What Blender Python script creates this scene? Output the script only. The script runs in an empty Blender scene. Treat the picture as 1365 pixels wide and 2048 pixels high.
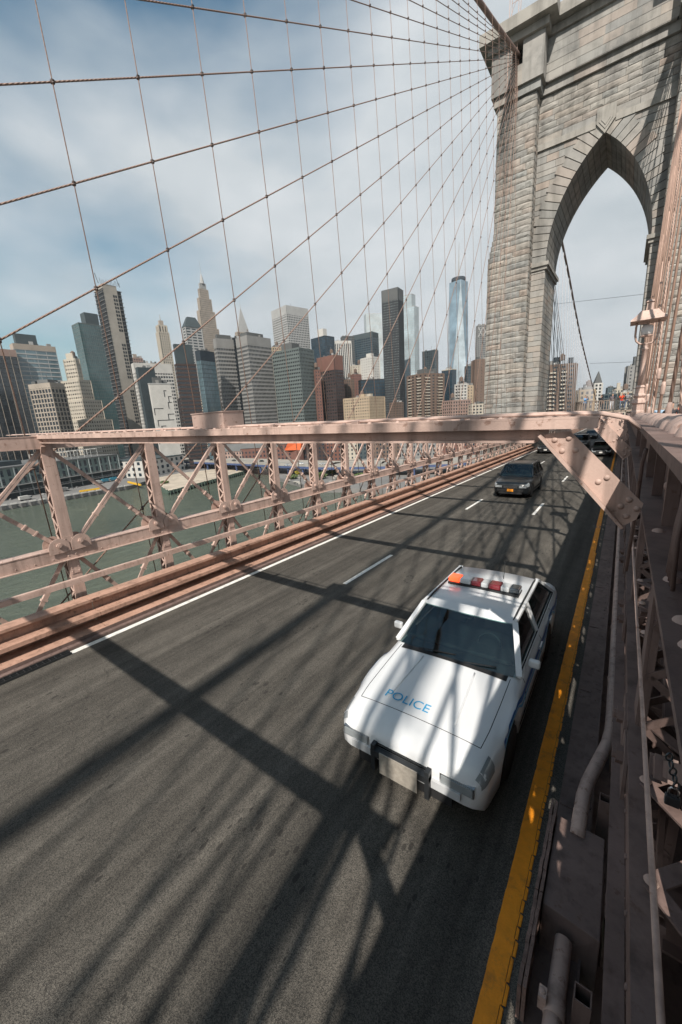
import bpy, bmesh, math, random
import numpy as np
from mathutils import Vector, Matrix
from mathutils.geometry import tessellate_polygon
random.seed(7)
sc = bpy.context.scene
C = sc.collection
R_ = math.radians

# ------------------------------------------------------------------ camera
PW, PH = 1365.0, 2048.0                       # the photograph's pixels
CX, CY = 682.5, 1024.0
VPB = np.array([1250.0, 824.0]); VPT = np.array([-390.0, 903.0])   # vanishing points along / across the bridge
G = 0.022                                     # the deck falls this much per metre towards the tower
_c = np.array([CX, CY])
FOC = math.sqrt(-float((VPB - _c) @ (VPT - _c)))
def _n(v): return v / np.linalg.norm(v)
_Yd = _n(np.array([*(VPB - _c), FOC])); _Xd = -_n(np.array([*(VPT - _c), FOC])); _Zd = np.cross(_Xd, _Yd)
if _Zd[1] > 0: _Zd = -_Zd
_a = math.atan(G)
RM = np.stack([_Xd, math.cos(_a) * _Yd + math.sin(_a) * _Zd, -math.sin(_a) * _Yd + math.cos(_a) * _Zd], 1)
CAMP = np.array([0.0, 0.0, 4.4])
camd = bpy.data.cameras.new('camera'); cam = bpy.data.objects.new('camera', camd); C.objects.link(cam)
camd.sensor_fit = 'VERTICAL'; camd.sensor_height = 36.0; camd.lens = FOC / PH * 36.0
camd.clip_start = 0.05; camd.clip_end = 20000
_r, _u, _b = RM[0], -RM[1], -RM[2]
cam.matrix_world = Matrix(((_r[0], _u[0], _b[0], CAMP[0]), (_r[1], _u[1], _b[1], CAMP[1]), (_r[2], _u[2], _b[2], CAMP[2]), (0, 0, 0, 1)))
sc.camera = cam
def ray(x, y): return _n(RM.T @ np.array([x - CX, y - CY, FOC]))
def atz(x, y, z): d = ray(x, y); return CAMP + d * ((z - CAMP[2]) / d[2])
def aty(x, y, yy): d = ray(x, y); return CAMP + d * (yy / d[1])
def proj(p):
    q = RM @ (np.array(p) - CAMP); return CX + FOC * q[0] / q[2], CY + FOC * q[1] / q[2], q[2]

# ------------------------------------------------------------------ light
SUN = Vector((1.45, -4.1, 4.3)).normalized()  # towards the sun: behind the camera, a little to the right
w = bpy.data.worlds.new('World'); sc.world = w; w.use_nodes = True
nt = w.node_tree; nt.nodes.clear()
def N(t, typ, **kw):
    n = t.nodes.new(typ)
    for k, v in kw.items():
        if k.startswith('i_'):
            key = k[2:]
            n.inputs[int(key) if key.isdigit() else key.replace('_', ' ')].default_value = v
        else: setattr(n, k, v)
    return n
out = N(nt, 'ShaderNodeOutputWorld'); bg = N(nt, 'ShaderNodeBackground'); bg.inputs[1].default_value = 0.05
sky = N(nt, 'ShaderNodeTexSky', sky_type='NISHITA', sun_disc=False)
sky.sun_elevation = math.asin(SUN.z); sky.sun_rotation = math.atan2(SUN.x, SUN.y)
sky.air_density = 1.3; sky.dust_density = 1.5; sky.ozone_density = 2.0
tc = N(nt, 'ShaderNodeTexCoord')
mp = N(nt, 'ShaderNodeMapping'); mp.inputs['Scale'].default_value = (1, 1, 2.2); mp.inputs['Location'].default_value = (.35, .1, .2)
nz = N(nt, 'ShaderNodeTexNoise', i_Scale=1.7, i_Detail=5.0, i_Roughness=.46, i_Distortion=.2)
rp = N(nt, 'ShaderNodeValToRGB'); rp.color_ramp.elements[0].position = .40; rp.color_ramp.elements[1].position = .64
rp.color_ramp.elements[0].color = (.0, .0, .0, 1); rp.color_ramp.elements[1].color = (1, 1, 1, 1)
nz2 = N(nt, 'ShaderNodeTexNoise', i_Scale=4.5, i_Detail=7.0, i_Roughness=.5)
rp2 = N(nt, 'ShaderNodeValToRGB'); rp2.color_ramp.elements[0].position = .3; rp2.color_ramp.elements[1].position = .75
rp2.color_ramp.elements[0].color = (7.9, 8.8, 9.4, 1); rp2.color_ramp.elements[1].color = (11.2, 11.7, 12.1, 1)
hs = N(nt, 'ShaderNodeMixRGB', blend_type='MULTIPLY', i_Fac=1.0); hs.inputs[2].default_value = (1.3, 1.75, 1.65, 1)
mx = N(nt, 'ShaderNodeMixRGB')
nt.links.new(tc.outputs['Generated'], mp.inputs[0]); nt.links.new(mp.outputs[0], nz.inputs[0]); nt.links.new(mp.outputs[0], nz2.inputs[0])
sz = N(nt, 'ShaderNodeSeparateXYZ'); nt.links.new(tc.outputs['Generated'], sz.inputs[0])
el = N(nt, 'ShaderNodeMapRange'); el.interpolation_type = 'SMOOTHSTEP'; el.inputs[1].default_value = .5; el.inputs[2].default_value = .88; el.inputs[3].default_value = .27; el.inputs[4].default_value = -.35; nt.links.new(sz.outputs[2], el.inputs[0])
gap = N(nt, 'ShaderNodeVectorMath', operation='DOT_PRODUCT'); gap.inputs[1].default_value = tuple(ray(60, 230)); nt.links.new(tc.outputs['Generated'], gap.inputs[0])
gr_ = N(nt, 'ShaderNodeMapRange'); gr_.interpolation_type = 'SMOOTHSTEP'; gr_.inputs[1].default_value = .80; gr_.inputs[2].default_value = 1.0; gr_.inputs[3].default_value = .0; gr_.inputs[4].default_value = -.25; nt.links.new(gap.outputs['Value'], gr_.inputs[0])
c0 = N(nt, 'ShaderNodeMath', operation='ADD'); nt.links.new(nz.outputs[0], c0.inputs[0]); nt.links.new(gr_.outputs[0], c0.inputs[1])
cs = N(nt, 'ShaderNodeMath', operation='ADD'); nt.links.new(c0.outputs[0], cs.inputs[0]); nt.links.new(el.outputs[0], cs.inputs[1]); nt.links.new(cs.outputs[0], rp.inputs[0]); nt.links.new(nz2.outputs[0], rp2.inputs[0])
nt.links.new(sky.outputs[0], hs.inputs[1]); nt.links.new(hs.outputs[0], mx.inputs[1]); nt.links.new(rp2.outputs[0], mx.inputs[2]); nt.links.new(rp.outputs[0], mx.inputs[0])
nt.links.new(mx.outputs[0], bg.inputs[0]); nt.links.new(bg.outputs[0], out.inputs[0])
sl = bpy.data.lights.new('sun', 'SUN'); sl.energy = 5.0; sl.angle = R_(.55); sl.color = (1.0, .93, .84)
so = bpy.data.objects.new('sun', sl); C.objects.link(so); so.rotation_euler = SUN.to_track_quat('Z', 'Y').to_euler(); so.location = (20, -40, 60)
vs = sc.view_settings; vs.view_transform = 'Standard'; vs.look = 'None'; vs.exposure = 0.42; vs.gamma = 1.0; vs.use_curve_mapping = False
sc.cycles.max_bounces = 6; sc.cycles.diffuse_bounces = 2; sc.cycles.use_denoising = True

# ------------------------------------------------------------------ materials
MATS = {}
def mat(name, col, rough=.6, var=.18, scale=3.0, metal=0.0, bump=0.0, bscale=40.0, dirt=None, dirt_amt=.5, dscale=1.2, rnd=0.0, spec=.5, island=0.0, emit=0.0, hue=None, chips=None, streak=None):
    if name in MATS: return MATS[name]
    m = bpy.data.materials.new(name); m.use_nodes = True; t = m.node_tree
    b = t.nodes['Principled BSDF']; L = t.links.new
    b.inputs['Roughness'].default_value = rough; b.inputs['Metallic'].default_value = metal; b.inputs['Specular IOR Level'].default_value = spec
    co = N(t, 'ShaderNodeTexCoord')
    gp = N(t, 'ShaderNodeNewGeometry')
    nn = N(t, 'ShaderNodeTexNoise', i_Scale=scale, i_Detail=5.0, i_Roughness=.6); L(gp.outputs['Position'], nn.inputs[0])
    mr = N(t, 'ShaderNodeMapRange'); mr.inputs[1].default_value = .25; mr.inputs[2].default_value = .75; mr.inputs[3].default_value = 1 - var; mr.inputs[4].default_value = 1 + var
    L(nn.outputs[0], mr.inputs[0])
    mul = N(t, 'ShaderNodeMixRGB', blend_type='MULTIPLY', i_Fac=1.0); mul.inputs[1].default_value = (*col, 1)
    L(mr.outputs[0], mul.inputs[2]); cur = mul.outputs[0]
    if rnd or island:
        oi = N(t, 'ShaderNodeObjectInfo'); ad = N(t, 'ShaderNodeMath', operation='ADD'); fr = N(t, 'ShaderNodeMath', operation='FRACT')
        L(oi.outputs['Random'], ad.inputs[0]); L(gp.outputs['Random Per Island'], ad.inputs[1]); L(ad.outputs[0], fr.inputs[0])
        if hue:
            cr = N(t, 'ShaderNodeValToRGB'); e = cr.color_ramp.elements; cr.color_ramp.interpolation = 'LINEAR'
            while len(e) < len(hue): e.new(.5)
            for i, hcol in enumerate(hue): e[i].position = i / (len(hue) - 1); e[i].color = (*hcol, 1)
            L(fr.outputs[0], cr.inputs[0])
            m2 = N(t, 'ShaderNodeMixRGB', blend_type='MULTIPLY', i_Fac=1.0); L(cur, m2.inputs[1]); L(cr.outputs[0], m2.inputs[2]); cur = m2.outputs[0]
        else:
            m1 = N(t, 'ShaderNodeMapRange'); k = max(rnd, island); m1.inputs[3].default_value = 1 - k; m1.inputs[4].default_value = 1 + k; L(fr.outputs[0], m1.inputs[0])
            m2 = N(t, 'ShaderNodeMixRGB', blend_type='MULTIPLY', i_Fac=1.0); L(cur, m2.inputs[1]); L(m1.outputs[0], m2.inputs[2]); cur = m2.outputs[0]
    if dirt:
        n2 = N(t, 'ShaderNodeTexNoise', i_Scale=dscale, i_Detail=9.0, i_Roughness=.72); L(gp.outputs['Position'], n2.inputs[0])
        r2 = N(t, 'ShaderNodeValToRGB'); r2.color_ramp.elements[0].position = .52; r2.color_ramp.elements[1].position = .72
        r2.color_ramp.elements[1].color = (dirt_amt, dirt_amt, dirt_amt, 1); L(n2.outputs[0], r2.inputs[0])
        m3 = N(t, 'ShaderNodeMixRGB'); L(r2.outputs[0], m3.inputs[0]); L(cur, m3.inputs[1]); m3.inputs[2].default_value = (*dirt, 1); cur = m3.outputs[0]
    if chips:
        n4 = N(t, 'ShaderNodeTexNoise', i_Scale=11.0, i_Detail=8.0, i_Roughness=.68); L(gp.outputs['Position'], n4.inputs[0])
        r4 = N(t, 'ShaderNodeValToRGB'); r4.color_ramp.elements[0].position = .60; r4.color_ramp.elements[1].position = .66; r4.color_ramp.elements[1].color = (.8, .8, .8, 1); L(n4.outputs[0], r4.inputs[0])
        m4 = N(t, 'ShaderNodeMixRGB'); L(r4.outputs[0], m4.inputs[0]); L(cur, m4.inputs[1]); m4.inputs[2].default_value = (*chips, 1); cur = m4.outputs[0]
        st_ = N(t, 'ShaderNodeMapping'); st_.inputs['Scale'].default_value = (7, 7, .5); L(gp.outputs['Position'], st_.inputs[0])
        n5 = N(t, 'ShaderNodeTexNoise', i_Scale=1.0, i_Detail=6.0, i_Roughness=.6); L(st_.outputs[0], n5.inputs[0])
        r5 = N(t, 'ShaderNodeMapRange'); r5.inputs[1].default_value = .5; r5.inputs[2].default_value = .75; r5.inputs[3].default_value = 1.0; r5.inputs[4].default_value = .55; L(n5.outputs[0], r5.inputs[0])
        m5 = N(t, 'ShaderNodeMixRGB', blend_type='MULTIPLY', i_Fac=1.0); L(cur, m5.inputs[1]); L(r5.outputs[0], m5.inputs[2]); cur = m5.outputs[0]
    if streak:
        s6 = N(t, 'ShaderNodeMapping'); s6.inputs['Scale'].default_value = (.9, .9, .06); L(gp.outputs['Position'], s6.inputs[0])
        n6 = N(t, 'ShaderNodeTexNoise', i_Scale=1.0, i_Detail=7.0, i_Roughness=.62); L(s6.outputs[0], n6.inputs[0])
        r6 = N(t, 'ShaderNodeMapRange'); r6.inputs[1].default_value = .46; r6.inputs[2].default_value = .72; r6.inputs[3].default_value = 1.0; r6.inputs[4].default_value = streak; L(n6.outputs[0], r6.inputs[0])
        m6_ = N(t, 'ShaderNodeMixRGB', blend_type='MULTIPLY', i_Fac=1.0); L(cur, m6_.inputs[1]); L(r6.outputs[0], m6_.inputs[2]); cur = m6_.outputs[0]
    L(cur, b.inputs['Base Color'])
    if bump:
        n3 = N(t, 'ShaderNodeTexNoise', i_Scale=bscale, i_Detail=6.0, i_Roughness=.65); L(gp.outputs['Position'], n3.inputs[0])
        bp = N(t, 'ShaderNodeBump', i_Strength=bump, i_Distance=.02); L(n3.outputs[0], bp.inputs['Height']); L(bp.outputs[0], b.inputs['Normal'])
    if emit:
        b.inputs['Emission Color'].default_value = (*col, 1); b.inputs['Emission Strength'].default_value = emit
    MATS[name] = m; return m

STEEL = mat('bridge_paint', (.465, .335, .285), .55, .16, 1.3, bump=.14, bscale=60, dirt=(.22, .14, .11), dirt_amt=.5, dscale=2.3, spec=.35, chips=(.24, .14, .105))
STEEL_D = mat('bridge_paint_grimy_shaded', (.17, .118, .104), .62, .25, 2.0, bump=.15, bscale=70, dirt=(.085, .055, .046), dirt_amt=.75, dscale=3.0, spec=.3, chips=(.12, .075, .058))  # grimy paint; its dark tone also puts the inner truss's shade into the colour
STEEL_O = mat('kerb_paint', (.42, .255, .19), .6, .2, 1.6, bump=.12, bscale=50, dirt=(.15, .085, .062), dirt_amt=.7, dscale=2.0, spec=.3, chips=(.17, .095, .07))
WHITE = mat('road_paint_white', (.72, .70, .66), .6, .2, 9, dirt=(.25, .24, .22), dirt_amt=.6, dscale=6)
YELLOW = mat('road_paint_yellow', (.86, .30, .010), .65, .16, 7, bump=.5, bscale=55, dirt=(.20, .09, .03), dirt_amt=.7, dscale=5)
RUBBER = mat('rubber', (.012, .012, .013), .8, .1)
BLACKM = mat('black_metal', (.02, .022, .024), .5, .2)
CHROME = mat('bare_steel', (.5, .5, .5), .3, .1, metal=1.0)
def rope_mat(name, col, twist=48.0):
    m = bpy.data.materials.new(name); m.use_nodes = True; t = m.node_tree; b = t.nodes['Principled BSDF']; L = t.links.new
    co = N(t, 'ShaderNodeTexCoord'); sp = N(t, 'ShaderNodeSeparateXYZ'); L(co.outputs['Object'], sp.inputs[0])
    at = N(t, 'ShaderNodeMath', operation='ARCTAN2'); L(sp.outputs[1], at.inputs[0]); L(sp.outputs[0], at.inputs[1])
    m6 = N(t, 'ShaderNodeMath', operation='MULTIPLY', i_1=3.0); L(at.outputs[0], m6.inputs[0])
    mz = N(t, 'ShaderNodeMath', operation='MULTIPLY', i_1=twist); L(sp.outputs[2], mz.inputs[0])
    ad = N(t, 'ShaderNodeMath', operation='ADD'); L(m6.outputs[0], ad.inputs[0]); L(mz.outputs[0], ad.inputs[1])
    sn = N(t, 'ShaderNodeMath', operation='SINE'); L(ad.outputs[0], sn.inputs[0])
    bp = N(t, 'ShaderNodeBump', i_Strength=.6, i_Distance=.008); L(sn.outputs[0], bp.inputs['Height']); L(bp.outputs[0], b.inputs['Normal'])
    mr = N(t, 'ShaderNodeMapRange'); mr.inputs[1].default_value = -1; mr.inputs[2].default_value = .2; mr.inputs[3].default_value = .55; mr.inputs[4].default_value = 1; L(sn.outputs[0], mr.inputs[0])
    mu = N(t, 'ShaderNodeMixRGB', blend_type='MULTIPLY', i_Fac=1.0); mu.inputs[1].default_value = (*col, 1); L(mr.outputs[0], mu.inputs[2]); L(mu.outputs[0], b.inputs['Base Color'])
    b.inputs['Roughness'].default_value = .6; return m
ROPE = rope_mat('twisted_rope_paint', (.28, .18, .14)); ROPE_R = rope_mat('twisted_rope_pink', (.40, .27, .215), 20.0)
ROPE_P = mat('pink_rope_far', (.42, .275, .215), .6, .15, 4)
ROPE_FAR = mat('far_rope', (.34, .34, .36), .6, .1)
CABLE = mat('main_cable_paint', (.20, .135, .115), .6, .15, 2)

# ------------------------------------------------------------------ mesh helpers
class MB:
    def __init__(s): s.v = []; s.f = []
    def quad(s, pts):
        i = len(s.v); s.v += [tuple(p) for p in pts]; s.f.append(tuple(range(i, i + len(pts)))); return s
    def hexa(s, p):       # 8 corners, bottom ring then top ring
        i = len(s.v); s.v += [tuple(map(float, q)) for q in p]
        s.f += [(i, i + 3, i + 2, i + 1), (i + 4, i + 5, i + 6, i + 7), (i, i + 1, i + 5, i + 4), (i + 1, i + 2, i + 6, i + 5), (i + 2, i + 3, i + 7, i + 6), (i + 3, i, i + 4, i + 7)]
        return s
    def box(s, x0, x1, y0, y1, z0, z1):
        return s.hexa([(x0, y0, z0), (x1, y0, z0), (x1, y1, z0), (x0, y1, z0), (x0, y0, z1), (x1, y0, z1), (x1, y1, z1), (x0, y1, z1)])
    def bar(s, p0, p1, w, h, up=(0, 0, 1)):     # oriented bar: w across, h along up
        p0 = Vector(p0); p1 = Vector(p1); d = (p1 - p0).normalized(); u = Vector(up)
        sd = d.cross(u)
        if sd.length < 1e-5: sd = d.cross(Vector((1, 0, 0)))
        sd.normalize(); u = sd.cross(d).normalized(); a = sd * (w / 2); b = u * (h / 2)
        return s.hexa([p0 - a - b, p0 + a - b, p1 + a - b, p1 - a - b, p0 - a + b, p0 + a + b, p1 + a + b, p1 - a + b])
    def tube(s, pts, r, n=10, cap=True):
        pts = [Vector(p) for p in pts]; base = len(s.v); prev = None
        rr = r if isinstance(r, (list, tuple)) else [r] * len(pts)
        for k, p in enumerate(pts):
            d = (pts[min(k + 1, len(pts) - 1)] - pts[max(k - 1, 0)]).normalized()
            if prev is None:
                a = d.cross(Vector((0, 0, 1)) if abs(d.z) < .9 else Vector((1, 0, 0))).normalized()
            else: a = (prev - d * prev.dot(d)).normalized()
            prev = a; b = d.cross(a)
            for j in range(n):
                t = 2 * math.pi * j / n; s.v.append(tuple(p + (a * math.cos(t) + b * math.sin(t)) * rr[k]))
        for k in range(len(pts) - 1):
            for j in range(n):
                a0 = base + k * n + j; a1 = base + k * n + (j + 1) % n; s.f.append((a0, a1, a1 + n, a0 + n))
        if cap:
            s.f.append(tuple(base + j for j in range(n))[::-1]); e = base + (len(pts) - 1) * n; s.f.append(tuple(e + j for j in range(n)))
        return s
    def lathe(s, prof, cx=0, cy=0, n=14, axis='z'):
        base = len(s.v)
        for r, z in prof:
            for j in range(n):
                t = 2 * math.pi * j / n; s.v.append((cx + r * math.cos(t), cy + r * math.sin(t), z))
        for k in range(len(prof) - 1):
            for j in range(n):
                a0 = base + k * n + j; a1 = base + k * n + (j + 1) % n; s.f.append((a0, a1, a1 + n, a0 + n))
        s.f.append(tuple(base + j for j in range(n))[::-1]); e = base + (len(prof) - 1) * n; s.f.append(tuple(e + j for j in range(n)))
        return s
    def prism(s, poly, ax, a0, a1):   # polygon (2-D) extruded along axis; poly in remaining axes order
        def P(q, a): return {'x': (a, q[0], q[1]), 'y': (q[0], a, q[1]), 'z': (q[0], q[1], a)}[ax]
        i = len(s.v); n = len(poly); s.v += [P(q, a0) for q in poly] + [P(q, a1) for q in poly]
        tri = tessellate_polygon([[Vector((q[0], q[1], 0)) for q in poly]])
        s.f += [(i + t[0], i + t[1], i + t[2]) for t in tri] + [(i + n + t[2], i + n + t[1], i + n + t[0]) for t in tri]
        s.f += [(i + j, i + (j + 1) % n, i + n + (j + 1) % n, i + n + j) for j in range(n)]
        return s
    def dome(s, c, nrm, r, hgt=None, n=8):
        c = Vector(c); nrm = Vector(nrm).normalized(); a = nrm.orthogonal().normalized(); b = nrm.cross(a); hgt = hgt or r * .6; base = len(s.v)
        for rr, hh in ((1, 0), (.86, .5), (.5, .86)):
            for j in range(n):
                t = 2 * math.pi * j / n; s.v.append(tuple(c + (a * math.cos(t) + b * math.sin(t)) * (r * rr) + nrm * (hgt * hh)))
        s.v.append(tuple(c + nrm * hgt))
        for k in range(2):
            for j in range(n):
                a0 = base + k * n + j; a1 = base + k * n + (j + 1) % n; s.f.append((a0, a1, a1 + n, a0 + n))
        for j in range(n): s.f.append((base + 2 * n + j, base + 2 * n + (j + 1) % n, base + 3 * n))
        return s
    def mesh(s, name, m=None, smooth=False, off=(0, 0, 0)):
        me = bpy.data.meshes.new(name); o = off
        me.from_pydata([(x - o[0], y - o[1], z - o[2]) for x, y, z in s.v], [], s.f)
        bm = bmesh.new(); bm.from_mesh(me); bmesh.ops.recalc_face_normals(bm, faces=bm.faces); bm.to_mesh(me); bm.free()
        if m: me.materials.append(m)
        if smooth: me.polygons.foreach_set('use_smooth', [True] * len(me.polygons))
        return me
    def build(s, name, m, parent=None, smooth=False, loc=None, local=False):
        """one mesh object; vertices given in world metres, or in the parent's own space with local=True"""
        if local: off = (0, 0, 0)
        elif parent is not None: off = wloc(parent)
        else: off = loc or (0, 0, 0)
        o = bpy.data.objects.new(name, s.mesh(name, m, smooth, off)); C.objects.link(o)
        if parent is not None: o.parent = parent
        elif loc: o.location = loc
        return o
def wloc(o):
    v = Vector(o.location)
    while o.parent: o = o.parent; v += Vector(o.location)
    return v
def tag(o, label=None, cat=None, group=None, kind=None):
    if label: o['label'] = label
    if cat: o['category'] = cat
    if group: o['group'] = group
    if kind: o['kind'] = kind
    return o
def thing(name, label, cat, loc=(0, 0, 0), rz=0.0, group=None):
    o = bpy.data.objects.new(name, None); C.objects.link(o); o.location = loc; o.rotation_euler = (0, 0, rz); o.empty_display_size = .3
    return tag(o, label, cat, group)
def inst(me, name, parent=None, loc=(0, 0, 0), rot=None, scale=None):
    o = bpy.data.objects.new(name, me); C.objects.link(o)
    if parent is not None: o.parent = parent
    o.location = loc
    if rot is not None: o.rotation_euler = rot
    if scale is not None: o.scale = scale
    return o
def D(x, y, h): return (x, y, h - G * y)        # bridge metres: h above the road at y
ORD = ['zeroth', 'first', 'second', 'third', 'fourth', 'fifth', 'sixth', 'seventh', 'eighth', 'ninth', 'tenth', 'eleventh', 'twelfth', 'thirteenth', 'fourteenth', 'fifteenth', 'sixteenth', 'seventeenth', 'eighteenth', 'nineteenth', 'twentieth', 'twenty-first', 'twenty-second', 'twenty-third', 'twenty-fourth', 'twenty-fifth', 'twenty-sixth', 'twenty-seventh', 'twenty-eighth']
def dbar(mb, x0, x1, y0, y1, h0, h1):            # box running along the sloping deck
    return mb.hexa([D(x0, y0, h0), D(x1, y0, h0), D(x1, y1, h0), D(x0, y1, h0), D(x0, y0, h1), D(x1, y0, h1), D(x1, y1, h1), D(x0, y1, h1)])
def rope(name, p0, p1, r, m, n=8):               # straight rope as a mesh along its own z axis
    p0 = Vector(p0); p1 = Vector(p1); d = p1 - p0; L = d.length
    mb = MB(); mb.tube([(0, 0, 0), (0, 0, L)], r, n)
    o = bpy.data.objects.new(name, mb.mesh(name, m, True)); C.objects.link(o); o.location = p0
    o.rotation_mode = 'QUATERNION'; o.rotation_quaternion = d.to_track_quat('Z', 'Y'); return o

WZ, LZ = -37.5, -35.0                             # river and quay level
# ------------------------------------------------------------------ setting: river, land, roadway
def asphalt():
    m = bpy.data.materials.new('asphalt'); m.use_nodes = True; t = m.node_tree; b = t.nodes['Principled BSDF']; L = t.links.new
    gp = N(t, 'ShaderNodeNewGeometry')
    v = N(t, 'ShaderNodeTexVoronoi', i_Scale=150.0); L(gp.outputs['Position'], v.inputs['Vector'])
    sp = N(t, 'ShaderNodeValToRGB'); e = sp.color_ramp.elements; e[0].position = 0; e[0].color = (.026, .0245, .022, 1); e[1].position = 1.0; e[1].color = (.112, .101, .086, 1)
    sx = N(t, 'ShaderNodeSeparateColor'); L(v.outputs['Color'], sx.inputs[0]); L(sx.outputs[0], sp.inputs[0])
    st = N(t, 'ShaderNodeMapping'); st.inputs['Scale'].default_value = (2.6, .07, 1); L(gp.outputs['Position'], st.inputs[0])
    n1 = N(t, 'ShaderNodeTexNoise', i_Scale=1.6, i_Detail=7.0, i_Roughness=.62); L(st.outputs[0], n1.inputs[0])
    r1 = N(t, 'ShaderNodeMapRange'); r1.inputs[1].default_value = .3; r1.inputs[2].default_value = .7; r1.inputs[3].default_value = .58; r1.inputs[4].default_value = 1.4; L(n1.outputs[0], r1.inputs[0])
    m1 = N(t, 'ShaderNodeMixRGB', blend_type='MULTIPLY', i_Fac=1.0); L(sp.outputs[0], m1.inputs[1]); L(r1.outputs[0], m1.inputs[2])
    n2 = N(t, 'ShaderNodeTexNoise', i_Scale=2.2, i_Detail=9.0, i_Roughness=.7); L(gp.outputs['Position'], n2.inputs[0])
    r2 = N(t, 'ShaderNodeMapRange'); r2.inputs[1].default_value = .3; r2.inputs[2].default_value = .7; r2.inputs[3].default_value = .8; r2.inputs[4].default_value = 1.2; L(n2.outputs[0], r2.inputs[0])
    m2 = N(t, 'ShaderNodeMixRGB', blend_type='MULTIPLY', i_Fac=1.0); L(m1.outputs[0], m2.inputs[1]); L(r2.outputs[0], m2.inputs[2])
    # dark pits and tar specks, stretched along the traffic
    s3 = N(t, 'ShaderNodeMapping'); s3.inputs['Scale'].default_value = (9, 4.5, 1); L(gp.outputs['Position'], s3.inputs[0])
    v3 = N(t, 'ShaderNodeTexVoronoi', i_Scale=1.0, i_Randomness=1.0); L(s3.outputs[0], v3.inputs['Vector'])
    n3 = N(t, 'ShaderNodeTexNoise', i_Scale=.9, i_Detail=3.0); L(gp.outputs['Position'], n3.inputs[0])
    ms = N(t, 'ShaderNodeMapRange'); ms.inputs[1].default_value = .46; ms.inputs[2].default_value = .7; ms.inputs[3].default_value = .03; ms.inputs[4].default_value = .30; L(n3.outputs[0], ms.inputs[0])
    lt = N(t, 'ShaderNodeMath', operation='LESS_THAN'); L(v3.outputs['Distance'], lt.inputs[0]); L(ms.outputs[0], lt.inputs[1])
    m3 = N(t, 'ShaderNodeMixRGB'); ml = N(t, 'ShaderNodeMath', operation='MULTIPLY', i_1=.72); L(lt.outputs[0], ml.inputs[0]); L(ml.outputs[0], m3.inputs[0]); L(m2.outputs[0], m3.inputs[1]); m3.inputs[2].default_value = (.022, .02, .018, 1)
    # wheel tracks polished paler, an oil-dark strip between them (the lanes repeat every 3 m)
    sxp = N(t, 'ShaderNodeSeparateXYZ'); L(gp.outputs['Position'], sxp.inputs[0]); wv = N(t, 'ShaderNodeMath', operation='MULTIPLY_ADD', i_1=4.1888); wv.inputs[2].default_value = .6; L(sxp.outputs[0], wv.inputs[0])
    cw = N(t, 'ShaderNodeMath', operation='COSINE'); L(wv.outputs[0], cw.inputs[0]); wr = N(t, 'ShaderNodeMapRange'); wr.inputs[1].default_value = -1; wr.inputs[3].default_value = .86; wr.inputs[4].default_value = 1.12; L(cw.outputs[0], wr.inputs[0])
    m4 = N(t, 'ShaderNodeMixRGB', blend_type='MULTIPLY', i_Fac=1.0); L(m3.outputs[0], m4.inputs[1]); L(wr.outputs[0], m4.inputs[2])
    # sealed cracks
    dn = N(t, 'ShaderNodeTexNoise', i_Scale=1.6, i_Detail=6.0); L(gp.outputs['Position'], dn.inputs[0]); dm = N(t, 'ShaderNodeVectorMath', operation='SCALE'); dm.inputs['Scale'].default_value = .9; L(dn.outputs['Color'], dm.inputs[0])
    da = N(t, 'ShaderNodeVectorMath', operation='ADD'); L(gp.outputs['Position'], da.inputs[0]); L(dm.outputs[0], da.inputs[1])
    dmp = N(t, 'ShaderNodeMapping'); dmp.inputs['Scale'].default_value = (.5, .16, .2); L(da.outputs[0], dmp.inputs[0])
    cv = N(t, 'ShaderNodeTexVoronoi', feature='DISTANCE_TO_EDGE', i_Scale=1.0); L(dmp.outputs[0], cv.inputs['Vector']); cl = N(t, 'ShaderNodeMath', operation='LESS_THAN', i_1=.0035); L(cv.outputs['Distance'], cl.inputs[0])
    cm_ = N(t, 'ShaderNodeMath', operation='MULTIPLY', i_1=.22); L(cl.outputs[0], cm_.inputs[0]); m5 = N(t, 'ShaderNodeMixRGB'); L(cm_.outputs[0], m5.inputs[0]); L(m4.outputs[0], m5.inputs[1]); m5.inputs[2].default_value = (.016, .015, .014, 1)
    L(m5.outputs[0], b.inputs['Base Color']); b.inputs['Roughness'].default_value = .82; b.inputs['Specular IOR Level'].default_value = .3
    bp = N(t, 'ShaderNodeBump', i_Strength=.55, i_Distance=.006); L(v.outputs['Distance'], bp.inputs['Height']); L(bp.outputs[0], b.inputs['Normal'])
    return m
ASPH = asphalt()
road = tag(dbar(MB(), -9.24, -.2, -45, 230, -.35, 0).build('roadway', ASPH), kind='structure')
north = tag(dbar(MB(), 7.2, 16.2, -45, 230, -.35, 0).build('roadway', ASPH), kind='structure')
def mark(name, x0, x1, y0, y1, m=WHITE): return dbar(MB(), x0, x1, y0, y1, .001, .005).build(name, m, road)
mark('edge_line', -9.07, -8.93, 2.3, 230)
for k in range(0, 14):
    for xx in (-6.03, -2.98):
        yc = 9.5 + 10.6 * k + (.1 if xx > -5 else 0); mark('lane_dash', xx - .06, xx + .06, yc - 1.4, yc + 1.4)
mb = MB();  y = -2.0; base = []
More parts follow.
